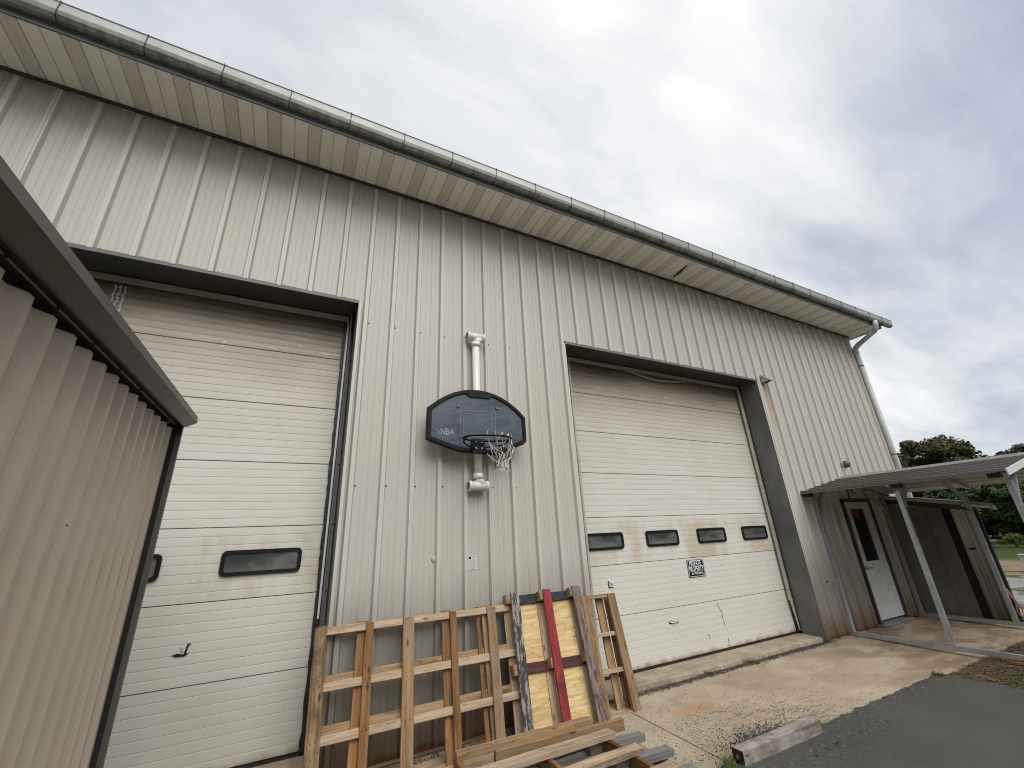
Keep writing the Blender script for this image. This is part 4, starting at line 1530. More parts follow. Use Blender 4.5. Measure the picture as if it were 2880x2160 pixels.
# ------------------------------------------------------------------ pallets
def board(name, p, q, wd, th, nrm, material, parent, rough=0.0025):
    """a plank from p to q; nrm is the outward face normal, outer face lies on p-q"""
    p, q, nrm = Vector(p), Vector(q), Vector(nrm).normalized()
    L = (q - p).length
    X = (q - p).normalized()
    Y = nrm.cross(X).normalized()
    Z = X.cross(Y)
    n = max(3, int(L / 0.09))
    rr = random.Random(R.random())
    s1, s2 = rr.uniform(0, 50), rr.uniform(0, 50)
    vs = []
    bv = min(0.003, th * .15)
    sec = [(-1, 0, 0, bv), (-1, -1, 0, -bv)]
    for i in range(n + 1):
        x = L * i / n
        e1 = rough * 1.1 * mnoise.noise((x * 4, s1, 0)) + rr.uniform(-rough, rough) * .4
        e2 = rough * 1.1 * mnoise.noise((x * 4, s2, 0)) + rr.uniform(-rough, rough) * .4
        zz = rough * 1.2 * mnoise.noise((x * 3, s1 + s2, 0))
        h = wd / 2
        vs += [(x, -h + e1 + bv, zz), (x, h + e2 - bv, zz), (x, h + e2, zz - bv), (x, h + e2, zz - th), (x, -h + e1, zz - th), (x, -h + e1, zz - bv)]
    fs = []
    for i in range(n):
        for k_ in range(6):
            k2 = (k_ + 1) % 6
            fs.append((i * 6 + k_, i * 6 + k2, (i + 1) * 6 + k2, (i + 1) * 6 + k_))
    fs += [tuple(range(6)), tuple(reversed(range(n * 6, n * 6 + 6)))]
    o = MB().add(vs, fs).build(name, material)
    Mx = Matrix(((X.x, Y.x, Z.x, p.x), (X.y, Y.y, Z.y, p.y), (X.z, Y.z, Z.z, p.z), (0, 0, 0, 1)))
    o.parent = parent
    o.matrix_local = Matrix.Translation(-world_loc(parent)) @ Mx
    return o


def nails(pts, nrm, parent, r=.0045):
    mb = MB()
    nrm = Vector(nrm).normalized()
    for p in pts:
        p = Vector(p)
        mb.tube([p - nrm * .001, p + nrm * .0012], r, 6)
    o = mb.build('nail_heads', 'rust_dark', parent)
    o['kind'] = 'stuff'


# -- the long pallet leaning at the left
SL, C0 = 0.36, -0.55
NRM = Vector((0, -1, SL)).normalized()


def PLN(x, z, dep=0.0, sl=SL, c0=C0):
    nn_ = Vector((0, -1, sl)).normalized()
    return Vector((x, c0 + sl * z, z)) - nn_ * dep


p1 = root('wooden_pallet', 'long open wooden pallet leaning on the wall beside the left overhead door', 'pallet', (1.15, -0.5, 0.03), 'wooden pallets leaning on the wall')
Bd = [((.310, .412), (.306, .402), 'wood_rot'), ((.726, .796), (.662, .742), 'wood_warm'), ((1.057, 1.160), (.985, 1.088), 'wood'), ((1.508, 1.573), (1.425, 1.495), 'wood_warm'), ((1.905, 1.998), (1.795, 1.895), 'wood')]
nl = []
for (t0, t1), (b0, b1), mt in Bd:
    pt, pb = PLN((t0 + t1) / 2, 1.15), PLN((b0 + b1) / 2, 0.03)
    wd = (t1 - t0) * .98
    board('board', pb, pt, wd, .019, NRM, mt, p1, .0035 if mt != 'wood_rot' else .006)
    for z in (1.13, .75, .435):
        f_ = (z - .03) / 1.12
        c = pb.lerp(pt, f_)
        nl += [c + Vector((-.018, 0, 0)) - Vector((0, .001, 0)), c + Vector((.018, 0, .006)) - Vector((0, .001, 0))]
nails(nl, NRM, p1)
for z, mt in ((1.122, 'wood_pale'), (.745, 'wood_pale'), (.430, 'wood_pale'), (.075, 'wood_pale')):
    board('stringer', PLN(.315, z + .004, .0195), PLN(2.16, z + .006, .0195), .062, .034, NRM, mt, p1, .0015)
p1b = root('wooden_pallet', 'matching warm brown pallet nested behind the long leaning pallet', 'pallet', (1.15, -0.4, 0.03), 'wooden pallets leaning on the wall')
for (t0, t1), (b0, b1), mt in (((.33, .42), (.325, .41), 'wood_rot'), ((.665, .76), (.60, .70), 'wood_warm'), ((1.445, 1.54), (1.375, 1.46), 'wood_warm'), ((1.80, 1.84), (1.73, 1.77), 'wood_warm'), ((1.865, 1.955), (1.79, 1.88), 'wood')):
    board('board', PLN((b0 + b1) / 2, 0.05, .055), PLN((t0 + t1) / 2, 1.175, .055), (t1 - t0), .018, NRM, mt, p1b)
for z in (1.135, .800, .490, .10):
    board('stringer', PLN(.34, z, .075), PLN(2.20, z + .006, .075), .062, .034, NRM, 'wood', p1b, .002)

# -- pallet with plywood, red and grey painted boards
S2, D2 = 0.33, -0.58
N2 = Vector((0, -1, S2)).normalized()
P2 = lambda x, z, dep=0.0: PLN(x, z, dep, S2, D2)
p2 = root('painted_pallet', 'pallet backed with yellow plywood, red board between two peeling grey boards', 'pallet', (2.5, -.55, .03), 'wooden pallets leaning on the wall')
board('board', P2(2.105, .03), P2(2.214, 1.256), .098, .020, N2, 'wood_grey_paint', p2, .004)['label'] = 'peeling grey and black painted board'
board('board', P2(2.512, .03), P2(2.605, 1.256), .096, .020, N2, 'red_paint', p2, .003)['label'] = 'red painted board'
board('board', P2(2.910, .03), P2(2.995, 1.254), .100, .020, N2, 'wood_brown_paint', p2, .004)['label'] = 'peeling brown and grey painted board'
for zc, dz_, xs in ((1.21, .09, (2.150, 2.560, 2.955)), (.625, .09, (2.115, 2.525, 2.935)), (.08, .09, (2.06, 2.48, 2.90))):
    for xc in xs:
        board('block', P2(xc - .040, zc, .0205), P2(xc + .055, zc, .0205), .088, .078, N2, 'wood', p2, .001)
board('cross_board', P2(2.115, 1.206, .099), P2(3.04, 1.196, .099), .090, .012, N2, 'black_paint', p2, .004)['label'] = 'black painted cross board'
board('cross_board', P2(2.085, .625, .099), P2(2.99, .603, .099), .088, .012, N2, 'maroon_paint', p2, .003)['label'] = 'maroon painted cross board'
board('cross_board', P2(2.05, .085, .099), P2(2.95, .075, .099), .088, .012, N2, 'wood', p2, .003)
for xa, xb, wd in ((2.040, 2.150, .075), (2.445, 2.545, .085), (2.90, 2.965, .085)):
    board('back_board', P2(xa + .02, .04, .112), P2(xb + .02, 1.235, .112), wd, .010, N2, 'wood_pale', p2)
mb = MB()
a, b_, c, e = P2(2.03, .04, .124), P2(2.96, .04, .124), P2(3.03, 1.19, .124), P2(2.12, 1.20, .124)
off_ = N2 * -.011
mb.add([a, b_, c, e, a + off_, b_ + off_, c + off_, e + off_], [(0, 1, 2, 3), (7, 6, 5, 4), (0, 4, 5, 1), (1, 5, 6, 2), (2, 6, 7, 3), (3, 7, 4, 0)])
mb.build('plywood_panel', 'plywood', p2)

# -- pallet leaning at the right, against the corner of the right overhead door
S3, D3 = 0.20, -0.36
N3 = Vector((0, -1, S3)).normalized()
P3 = lambda x, z, dep=0.0: PLN(x, z, dep, S3, D3)
p3 = root('wooden_pallet', 'narrow brown pallet leaning at the left edge of the right overhead door', 'pallet', (3.3, -.36, .03), 'wooden pallets leaning on the wall')
board('board', P3(3.105, .035), P3(3.149, 1.13), .108, .020, N3, 'wood', p3, .004)
board('board', P3(3.510, .028), P3(3.514, 1.131), .106, .038, N3, 'wood', p3, .004)
for z, z2 in ((1.118, 1.116), (.745, .735), (.412, .403), (.035, .030)):
    board('stringer', P3(3.07, z, .021), P3(3.475, z2, .021), .040, .088, N3, 'wood_pale' if z < 1 else 'wood', p3, .002)
board('back_board', P3(3.385, .05, .111), P3(3.405, 1.10, .111), .105, .018, N3, 'wood', p3, .003)
board('back_board', P3(3.495, .05, .111), P3(3.515, 1.10, .111), .070, .018, N3, 'wood_warm', p3, .003)

# -- weathered grey pallet flat on the ground
UPV = Vector((0, 0, 1))
p4 = root('grey_pallet', 'weathered grey pallet lying flat on the concrete under the pine pallet', 'pallet', (2.1, -1.4, .01), 'pallets lying on the ground')
for y in (-.99, -1.30, -1.60, -1.90, -2.20):
    board('board', (1.25, y, .152), (2.885 + R.uniform(-.02, .02), y - .015, .150), .095, .020, UPV, 'wood_grey', p4, .003)
for x in (1.30, 2.06, 2.83):
    board('stringer', (x, -.88, .129), (x, -2.35, .129), .040, .085, UPV, 'wood_grey', p4, .002)
for y in (-.99, -1.6, -2.2):
    board('bottom_board', (1.25, y, .043), (2.88, y, .043), .10, .018, UPV, 'wood_grey', p4)
# square grey runner ends poking out at the right
for y in (-1.05, -1.36):
    board('runner', (2.35, y - .01, .205), (2.905, y - .03, .190), .085, .050, UPV, 'wood_grey', p4, .002)

# -- pine pallet on top of it
p5 = root('wooden_pallet', 'clean pine pallet with long rails lying on top of the grey pallet', 'pallet', (1.9, -1.3, .17), 'pallets lying on the ground')
board('rail', (1.331, -.795, .300), (2.545, -.845, .300), .070, .046, UPV, 'wood', p5, .003)
board('rail', (1.575, -.975, .318), (2.765, -1.015, .300), .040, .086, UPV, 'wood', p5, .003)
board('rail', (1.02, -1.128, .300), (2.535, -1.150, .300), .092, .040, UPV, 'wood_pale', p5, .002)
board('rail', (1.02, -1.470, .300), (2.540, -1.460, .300), .090, .040, UPV, 'wood_pale', p5, .002)
board('rail', (1.02, -1.800, .300), (2.548, -1.790, .300), .090, .040, UPV, 'wood_pale', p5, .002)
for x in (1.345, 1.93, 2.48):
    board('stringer', (x, -.76, .2535), (x, -2.05, .2535), .038, .088, UPV, 'wood_warm', p5, .002)
for y in (-.95, -1.28, -1.62):
    board('bottom_board', (1.32, y, .175), (2.55, y, .175), .09, .012, UPV, 'wood_grey', p5)

# loose pale rail on the ground behind, and rubbish under the leaning pallets
lb = root('loose_plank', 'pale loose plank lying on the ground beneath the long leaning pallet', 'plank', (1.2, -.40, .03))
board('plank', (1.02, -.30, .075), (1.62, -.27, .072), .09, .035, UPV, 'wood_pale', lb)
lb2 = root('loose_plank', 'thin brown lath on the ground along the foot of the wall', 'plank', (1.2, -.1, .05))
board('lath', (.35, -.06, .066), (2.0, -.045, .066), .035, .014, UPV, 'wood', lb2, .002)
pts = [(R.uniform(.3, 3.2), -.04 - abs(R.gauss(0, .22)), .05, R.uniform(.004, .016)) for _ in range(500)]
stones('wall_foot_gravel', 'pebble', [p for p in pts if p[1] > -.6], 'grit and crumbs behind the leaning pallets')
mb = MB()
for i in range(420):
    x, y = R.uniform(.3, 3.2), -.03 - abs(R.gauss(0, .2))
    a = R.uniform(0, 6.28)
    L = R.uniform(.012, .035)
    z = gz(y) + .006
    mb.add([(x, y, z), (x + L * math.cos(a), y + L * math.sin(a), z + .006), (x + L * .6 * math.cos(a + .9), y + L * .6 * math.sin(a + .9), z + .01)], [(0, 1, 2)])
o = mb.build('leaf_litter', 'chips')
o['kind'] = 'stuff'

# -- timber wheel stop
tb = root('timber_beam', 'short square weathered timber lying at the edge of the asphalt', 'timber', (4.0, -1.7, 0))
tm = board('beam', (3.465, -1.558, .104), (4.56, -1.558, .104), .105, .100, UPV, 'timber', tb, .004)
on(tb, MB().tube([(3.461 - 4.0, -1.555 + 1.7, .055), (3.457 - 4.0, -1.555 + 1.7, .055)], .016, 10), 'end_knot', 'orange_wood')
mb = MB()
mb.box((3.459 - 4.0, -1.607 + 1.7, .008), (3.4635 - 4.0, -1.509 + 1.7, .100))
on(tb, mb, 'tarred_end', 'rubber')

# ------------------------------------------------------------------ carport over the side door
cpt = root('carport', 'small galvanised tube carport with brown sheet roof over the side door', 'carport', (9.75, -1.3, 0))
ZE, ZR, XL, XR_, XM = 2.315, 2.60, 8.13, 11.40, 9.72
for x in (8.50, 11.0):
    MB().box((x - .03, -2.85, .045), (x + .03, .0, .105)).build('base_rail', 'galv', cpt)
for y in (-.04, -1.285, -2.50):
    for x, s_ in ((8.50, 1), (11.0, -1)):
        MB().box((x - .03, y - .03, .105), (x + .03, y + .03, 2.22)).build('leg', 'galv', cpt)
        mb = MB().bar((x - .002 * s_, y, 1.93), (x + .30 * s_, y, 2.32), .05, .05, (0, 1, 0)) if s_ > 0 else MB().tube([(x, y, 1.86), (x - .10, y, 2.05), (x - .28, y, 2.22), (x - .66, y, 2.37)], .030, 6)
        mb.build('brace', 'galv', cpt)
        MB().box((x - .025, y - .025, .105), (x + .025, y + .025, .36)).build('sleeve', 'galv', cpt)
        mb = MB()
        for zb_ in (.30, .34):
            mb.tube([(x - .031, y - .01, zb_), (x - .037, y - .01, zb_)], .007, 6)
        mb.build('bolt', 'bolt', cpt)
    sl_l = (ZR - ZE) / (XM - XL)
    sl_r = (ZR - ZE) / (XR_ - XM)
    MB().bar((XL + .10, y, ZE - .035 + .10 * sl_l), (XM, y, ZR - .035), .05, .05, (0, 1, 0)).build('rafter', 'galv', cpt)
    MB().bar((XM, y, ZR - .035), (XR_ - .10, y, ZE - .035 + .10 * sl_r), .05, .05, (0, 1, 0)).build('rafter', 'galv', cpt)


def roof_sheet(xa, za, xb, zb, thick_sign, nm):
    """ribs run along y; built as strips across the slope"""
    n = 6
    pr = []
    for i in range(n):
        for f_, h in ((0.0, 0), (.10, 0), (.20, .030), (.34, .030), (.44, 0), (.98, 0)):
            t = (i + f_) / n
            pr.append((xa + (xb - xa) * t, za + (zb - za) * t + h))
    pr.append((xb, zb))
    m_ = len(pr)
    mb = MB().add([(x, .012, z) for x, z in pr] + [(x, -2.60, z) for x, z in pr], [(i, i + 1, m_ + i + 1, m_ + i) for i in range(m_ - 1)])
    mb.build('roof_sheet', 'brown_roof', cpt)
    mb = MB().add([(x, .010, z - .004) for x, z in pr] + [(x, -2.60, z - .004) for x, z in pr], [(i, i + 1, m_ + i + 1, m_ + i) for i in range(m_ - 1)])
    mb.build('roof_lining', 'pale_under', cpt)


roof_sheet(XL, ZE, XM, ZR, 1, 'a')
roof_sheet(XR_, ZE, XM, ZR, 1, 'b')
mb = MB().bar((XM - .0, .0, ZR + .020), (XM, -2.62, ZR + .020), .14, .055)
mb.build('ridge_cap', 'white_trim', cpt)
mb = MB().bar((XL - .01, -2.612, ZE - .02), (XM, -2.612, ZR - .01), .014, .085, (0, 0, 1))
mb.build('gable_trim', 'white_trim', cpt)
mb = MB().bar((XM, -2.612, ZR - .01), (XR_ + .01, -2.612, ZE - .02), .014, .085, (0, 0, 1))
mb.build('gable_trim', 'white_trim', cpt)
MB().box((XL + .02, -2.5, ZE - .012), (XL + .05, -.0, ZE - .004)).build('eave_purlin', 'galv', cpt)
for y in (-.10, -1.40, -2.46):
    MB().box((XL + .055, y - .06, ZE - .07), (XL + .145, y + .06, ZE - .006)).build('hat_bracket', 'dark_void', cpt)
# orange plank packing up the near rail
pk = root('packing_plank', 'orange brown plank lying under the near rail of the carport', 'plank', (8.4, -2.3, 0))
board('plank', (8.50, -1.80, .030), (8.42, -3.4, .030), .13, .035, UPV, 'orange_wood', pk)

# ------------------------------------------------------------------ lean-to shed at the corner
ls = root('lean_to_shed', 'low lean-to shed of grey boards and pale ribbed sheets beside the carport', 'shed', (11.6, -.6, 0))
X0 = 11.10


def roofz(y):
    return 2.215 + 0.185 * y


# grey boards
for ya, yb in ((0.0, -.30), (-.306, -.60), (-.606, -.855)):
    MB().add([(X0, ya, .05), (X0, yb, .05), (X0, yb, roofz(yb) - .10), (X0, ya, roofz(ya) - .10), (X0 + .02, ya, .05), (X0 + .02, yb, .05), (X0 + .02, yb, roofz(yb) - .10), (X0 + .02, ya, roofz(ya) - .10)], [(0, 1, 2, 3), (7, 6, 5, 4), (1, 5, 6, 2), (0, 3, 7, 4)]).build('wall_board', 'shed_panel', ls)
MB().box((X0 + .03, -.99, .03), (X0 + .06, .0, 2.0)).build('backing', 'dark_void', ls)
# pale ribbed sheet
pr = []
yy = -.985
for i in range(3):
    for dy_, dx_ in ((0, 0), (.02, -.0), (.04, -.035), (.075, -.035), (.095, 0)):
        pr.append((yy - dy_, X0 + .0 + dx_))
    yy -= .115
pr = [p for p in pr if p[0] > -1.33]
m_ = len(pr)
MB().add([(x, y, .045) for y, x in pr] + [(x, y, roofz(y) - .09) for y, x in pr], [(i, i + 1, m_ + i + 1, m_ + i) for i in range(m_ - 1)]).build('ribbed_sheet', 'siding', ls)
MB().box((X0 - .02, -1.345, .04), (X0 + .02, -1.30, 1.90)).build('corner_post', 'bronze', ls)
MB().box((X0 - .015, -.62 - .42, 1.22), (X0 - .045, -.66 - .46, 1.25)).build('latch', 'black_plastic', ls)
# dark beam under the rake
mb = MB().bar((X0 - .01, .0, roofz(0) - .045), (X0 - .01, -1.26, roofz(-1.26) - .045), .05, .10)
mb.build('rake_beam', 'bronze', ls)
mb = MB().bar((X0 - .045, .0, roofz(0) + .022), (X0 - .045, -1.16, roofz(-1.16) + .022), .012, .05)
mb.build('rake_trim', 'pale_under', ls)
mb = MB()
pr = []
xx = X0 - .04
while xx < X0 + 0.5:
    for dx_, dz_ in ((0, 0), (.06, 0), (.07, .03), (.09, .03), (.10, 0)):
        pr.append((xx + dx_, dz_))
    xx += .11
m_ = len(pr)
MB().add([(x, .0, roofz(0) + .03 + dz_) for x, dz_ in pr] + [(x, -1.16 - (.38 if x < X0 + .15 else 0), roofz(-1.16 - (.38 if x < X0 + .15 else 0)) + .03 + dz_) for x, dz_ in pr], [(i, i + 1, m_ + i + 1, m_ + i) for i in range(m_ - 1)]).build('roof', 'pale_under', ls)
mb = MB().bar((X0 - .05, -1.18, roofz(-1.18) - .005), (X0 - .05, -1.54, roofz(-1.54) - .005), .012, .05)
mb.build('rake_trim', 'white_trim', ls)
MB().box((X0 - .06, -1.57, roofz(-1.56) - .05), (X0 + .10, -1.545, roofz(-1.56) + .03)).build('eave_trim', 'pale_under', ls)

# cords
mb = MB()
pth = [(9.9, -.02, .062), (9.97, -.10, .050), (10.2, -.30, .042), (10.35, -.55, .034), (10.5, -.80, .026), (10.75, -1.02, .022), (10.93, -1.15, .02)]
o = MB().tube(pth, .006, 6).build('extension_cord', 'cord')
tag(o, 'thin faded orange cord lying across the concrete under the carport', 'cord')
pth = [(11.05, -1.30, .60), (11.02, -1.36, .40), (11.04, -1.33, .25), (11.0, -1.42, .12), (11.08, -1.50, .03), (11.25, -1.6, .0), (11.5, -1.75, -.005), (11.9, -1.85, -.005)]
o = MB().tube(pth, .008, 6).tube([(11.07, -1.31, .60), (11.05, -1.40, .3), (11.1, -1.36, .15), (11.0, -1.5, .02), (10.9, -1.75, .0), (11.1, -2.1, .0)], .008, 6).build('pink_rope', 'pink_cord')
tag(o, 'faded pink rope hanging and coiling at the front corner of the lean-to shed', 'rope')

# ------------------------------------------------------------------ taupe shed in the left foreground
fs_ = root('taupe_shed', 'taupe ribbed metal shed with dark bronze trim, close on the left', 'shed', (-2.0, -3.5, 0))
XS, YC, ZT = -0.765, -1.045, 2.588
# ribbed wall panels, pitch 0.152 m, 0.912 per sheet
pitch = 0.152


def shed_prof(ya, yb):
    pts = []
    k = -2
    while YC - k * pitch > yb - .3:
        c = YC - 0.035 - k * pitch
        pts += [(c + .052, -.032), (c + .012, 0.0), (c - .020, 0.0), (c - .060, -.032)]
        k += 1
    pts.sort(reverse=True)
    res = []
    for (y0, x0_), (y1, x1_) in zip(pts[:-1], pts[1:]):
        for e in (ya, yb):
            if y1 < e < y0:
                res.append((e, x0_ + (x1_ - x0_) * (y0 - e) / (y0 - y1)))
        for (y, x) in ((y0, x0_), (y1, x1_)):
            if yb <= y <= ya:
                res.append((y, x))
    return sorted(set(res), reverse=True)


ya = YC - .012
pi_ = 0
first = 1.06
while ya > -7.2:
    yb = ya - (first if pi_ == 0 else 0.912)
    pr = shed_prof(ya - .0006, yb + .0006)
    m_ = len(pr)
    jx = 0.0 if pi_ % 2 else -.0022
    MB().add([(XS + x + jx, y, .02) for y, x in pr] + [(XS + x + jx, y, ZT) for y, x in pr], [(i, i + 1, m_ + i + 1, m_ + i) for i in range(m_ - 1)]).build('wall_panel', 'shed', fs_)
    ya = yb
    pi_ += 1
# far end wall of the shed (faces the big building)
MB().box((-4.5, YC - .04, .02), (XS - .04, YC - .015, ZT)).build('end_wall', 'shed', fs_)
MB().box((-4.4, -7.2, .02), (XS - .06, YC - .05, ZT + .02)).build('core', 'dark_void', fs_)
# corner trim: bronze L, dark reveal beside it
MB().box((-.745, YC, .0), (-.717, YC + .024, 2.612)).build('corner_trim', 'bronze_lit', fs_)  # same bronze in its brighter copy, painted as if lit
MB().box((-.80, YC - .010, .0), (-.7452, YC + .020, 2.612)).build('corner_reveal', 'dark_void', fs_)
MB().box((-.82, YC - .008, 2.55), (-.722, YC + .022, 2.628)).build('corner_filler', 'dark_void', fs_)
MB().box((-.84, -7.2, 2.50), (-.803, YC - .01, 2.64)).build('head_reveal', 'dark_void', fs_)
# eave box trim along the wall
eave = [(-.654, 2.684), (-.650, 2.643), (-.711, 2.607), (-.722, 2.607), (-.724, 2.616), (-.748, 2.622), (-.80, 2.63), (-.90, 2.76)]
m_ = len(eave)
MB().add([(x, YC + .024, z) for x, z in eave] + [(x, -7.3, z) for x, z in eave], [(i, i + 1, m_ + i + 1, m_ + i) for i in range(m_ - 1)] + [tuple(reversed(range(m_)))]).build('eave_trim', 'bronze', fs_)  # darker bronze copy, shade of the underside put into the colour
MB().add([(-.6535, YC + .026, 2.688), (-.6495, YC + .026, 2.643), (-.6495, -7.3, 2.643), (-.6535, -7.3, 2.688)], [(0, 1, 2, 3)]).build('eave_face', 'bronze_lit', fs_)  # outer face in the brighter copy, painted as the lit side
MB().tube([(-.752, YC - .02, 2.607), (-.752, -7.2, 2.607)], .0055, 8).build('conduit', 'bronze', fs_)
for i in range(9):
    y = -1.30 - i * .30
    MB().box((-.759, y - .004, 2.600), (-.745, y + .004, 2.614)).build('conduit_clip', 'dark_void', fs_)
MB().add([(-.654, YC + .03, 2.686), (-.654, -7.3, 2.686), (-4.6, -7.3, 3.6), (-4.6, YC + .03, 3.6)], [(0, 1, 2, 3)]).build('roof', 'bronze', fs_)
MB().tube([(XS + .001, -2.205, 1.94), (XS + .004, -2.205, 1.94)], .004, 6).build('screw', 'dark_void', fs_)

# the near shed is not built level: its eave drops 29 mm per metre away from the corner
for ch in fs_.children:
    off_c = ch.location + Vector(fs_.location)
    for v in ch.data.vertices:
        yy, zz_ = v.co.y + off_c.y, v.co.z + off_c.z
        v.co.z += 0.029 * (yy - YC) * (zz_ / 2.6)

# ------------------------------------------------------------------ far things
def tree(cx, cy, base, top, rad, leafm, label, seed, n=9000, squash=1.0, group='trees beyond the yard', nm='leafy_tree', leaf=.16, trunk_r=.22):
    rr = random.Random(seed)
    t = root(nm, label, 'tree', (cx, cy, 0), group)
    # trunk and limbs
    mb = MB()
    h0 = base
    mb.tube([(0, 0, -.05), (.05, .03, h0 * .5), (0, .08, h0), (.1, 0, (h0 + top) / 2)], [trunk_r, trunk_r * .8, trunk_r * .65, trunk_r * .3], 8)
    cz = (base + top) / 2
    hz = (top - base) / 2
    clumps = []
    for i in range(70):
        a = rr.uniform(0, 6.283)
        u = rr.uniform(-.85, 1)
        s_ = math.sqrt(max(0, 1 - u * u))
        k_ = rr.uniform(.55, .98)
        c = Vector((rad * s_ * math.cos(a) * k_, rad * s_ * math.sin(a) * k_ * squash, cz + hz * u * k_ * .92))
        clumps.append((c, rad * rr.uniform(.14, .30)))
    for i in range(8):
        c = clumps[i][0]
        mb.tube([(0, 0, h0 * rr.uniform(.7, 1.0)), tuple(c * .5 + Vector((0, 0, h0 * .25))), tuple(c)], [trunk_r * .4, trunk_r * .25, trunk_r * .06], 6)
    on(t, mb, 'trunk', 'bark')
    vs, fs = [], []
    per = n // len(clumps)
    for c, r_ in clumps:
        for j in range(per):
            dv = Vector((rr.gauss(0, 1), rr.gauss(0, 1), rr.gauss(0, 1))).normalized() * r_ * (rr.random() ** .4)
            dv.z *= .75
            p = c + dv
            nrm = (dv.normalized() + Vector((rr.uniform(-.8, .8), rr.uniform(-.8, .8), rr.uniform(-.2, 1.0)))).normalized()
            u = nrm.orthogonal().normalized()
            v = nrm.cross(u)
            a = rr.uniform(0, 6.28)
            u, v = u * math.cos(a) + v * math.sin(a), v * math.cos(a) - u * math.sin(a)
            s_ = leaf * rr.uniform(.6, 1.3)
            o_ = len(vs)
            vs += [tuple(p - u * s_ * .5), tuple(p + v * s_ * .38 + nrm * s_ * .08), tuple(p + u * s_ * .6), tuple(p - v * s_ * .38)]
            fs.append((o_, o_ + 1, o_ + 2, o_ + 3))
    me = bpy.data.meshes.new('crown')
    me.from_pydata(vs, [], fs)
    me.materials.append(M[leafm])
    o = bpy.data.objects.new('crown', me)
    COL.objects.link(o)
    o.parent = t
    return t


tree(50, 11.3, 1.5, 8.75, 3.7, 'leaf_brown', 'broad maple with bronze green crown just right of the building corner', 3, 26000, 1.0, leaf=.27)
tree(53, 15.4, 1.6, 8.4, 3.0, 'leaf_brown', 'bronze green tree half hidden behind the building corner', 13, 9000, leaf=.27)
tree(51, 8.7, .8, 5.9, 2.3, 'leaf_green', 'low dark green tree in the dip between the two bronze crowns', 23, 14000, leaf=.25)
tree(52, 6.6, 1.5, 7.15, 2.5, 'leaf_brown', 'bronze green tree showing above the carport ridge at the right edge', 33, 14000, leaf=.25)
tree(44, 8.6, .3, 4.5, 2.5, 'leaf_green', 'dark green tree with crown down to the grass behind the lean-to shed', 43, 18000, leaf=.22)
tree(44, 5.4, .9, 4.9, 2.4, 'leaf_green', 'green tree seen between the front carport legs', 53, 16000, leaf=.22)
tree(47, 1.5, .8, 5.6, 2.8, 'leaf_green', 'large green tree at the right edge beyond the carport', 63, 9000, leaf=.26)
tree(48, -3.5, .8, 6.0, 3.0, 'leaf_green', 'dark green tree farther right beyond the steel beams', 73, 6000, leaf=.3)
tree(38.0, 5.25, .02, .80, .45, 'leaf_light', 'light green bush on the grass in front of the trees', 83, 2200, nm='green_bush', group='bushes', leaf=.09, trunk_r=.03)
# far dark hedge line behind
tree(56, 3.0, .0, 3.2, 4.5, 'leaf_green', 'dark hedge line filling the gap behind the trees', 93, 12000, 3.2, nm='hedge', group='bushes', leaf=.4, trunk_r=.05)
tree(57, 14.0, .0, 3.4, 4.5, 'leaf_green', 'dark thicket behind the bronze maple', 94, 9000, 2.0, nm='hedge', group='bushes', leaf=.4, trunk_r=.05)
# stacked lumber at the edge of the grass
lp = root('lumber_stack', 'rough stack of grey boards and blocks at the edge of the grass', 'lumber', (38.0, 6.9, 0))
for i, (z, y0, y1, mt) in enumerate(((.06, -.9, .9, 'wood_grey'), (.20, -.8, .95, 'wood_grey'), (.34, -.85, .7, 'wood_pale'), (.46, -.6, .8, 'wood_grey'), (.58, -.7, .5, 'wood_grey'))):
    board('plank', (38.0 + .05 * (i % 2), 6.9 + y0, z + .06), (38.0, 6.9 + y1, z + .06), .5, .07, UPV, mt, lp, .004)
for i, (y, z) in enumerate(((.6, .72), (.15, .74), (-.35, .74), (.55, .10), (-.2, .12))):
    board('block', (37.9, 6.9 + y, z + .10), (37.9, 6.9 + y + .22, z + .10), .25, .15, UPV, 'wood_pale', lp)
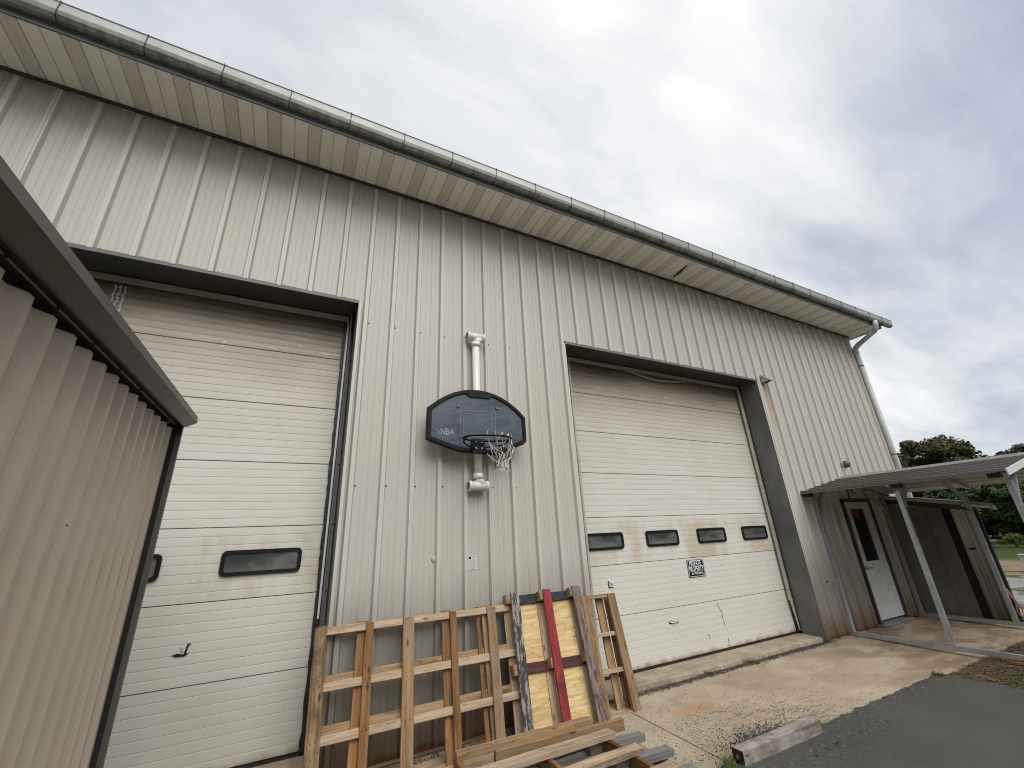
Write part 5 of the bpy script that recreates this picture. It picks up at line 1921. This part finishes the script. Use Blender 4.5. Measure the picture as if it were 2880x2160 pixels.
# galvanised steel beams lying in the yard
for i, (x, y0, z0, z1, lab) in enumerate(((22.0, 1.22, .10, .50, 'far one of two long galvanised steel beams lying in the yard'), (19.0, .42, .06, .26, 'near low galvanised steel beam lying in front of the taller one'))):
    sb = root('steel_beam', lab, 'beam', (x, y0 - 4, 0), 'steel beams in the yard')
    on(sb, MB().box((-.02, -5, z0), (.02, 4, z1)), 'web', 'steel_white')
    on(sb, MB().box((-.12, -5, z1), (.12, 4, z1 + .025)), 'flange', 'white_trim')
    on(sb, MB().box((-.12, -5, z0 - .025), (.12, 4, z0)), 'flange', 'steel_white')
    mb = MB()
    for k_ in range(12):
        mb.bar((-.03, 3.6 - k_ * .75, z0), (-.03, 3.3 - k_ * .75, z1), .01, .03)
    on(sb, mb, 'stiffeners', 'dark_trim')
    for dy_ in (-4.2, 0, 3.2):
        on(sb, MB().box((-.15, dy_ - .05, -.03), (.15, dy_ + .05, z0 - .025)), 'bearer', 'wood_grey')

# ------------------------------------------------------------------ unseen trees behind and beside the camera, added to block low sky light
rw = random.Random(77)
vs, fs = [], []
for i in range(15000):
    a = math.radians(rw.uniform(-205, 2))
    rad_ = 30 + rw.uniform(0, 9)
    cx_, cy_ = 4 + rad_ * math.cos(a), -2 + rad_ * math.sin(a) * 0.95
    top_ = 9.0 + 3.0 * mnoise.noise((a * 5, 0, 0)) + 1.5 * mnoise.noise((a * 17, 0, 3))
    h_ = rw.random() ** 0.8 * top_
    p = Vector((cx_, cy_, h_))
    nv = Vector((rw.gauss(0, 1), rw.gauss(0, 1), rw.gauss(0, .7))).normalized()
    u = nv.orthogonal().normalized()
    v = nv.cross(u)
    s_ = rw.uniform(.5, 1.1)
    o_ = len(vs)
    vs += [tuple(p - u * s_), tuple(p + v * s_ * .7), tuple(p + u * s_), tuple(p - v * s_ * .7)]
    fs.append((o_, o_ + 1, o_ + 2, o_ + 3))
me = bpy.data.meshes.new('light_blocking_trees')
me.from_pydata(vs, [], fs)
me.materials.append(M['leaf_green'])
o = bpy.data.objects.new('light_blocking_trees', me)
COL.objects.link(o)
o['kind'] = 'stuff'
o['label'] = 'unseen dark green trees added to block low sky light'
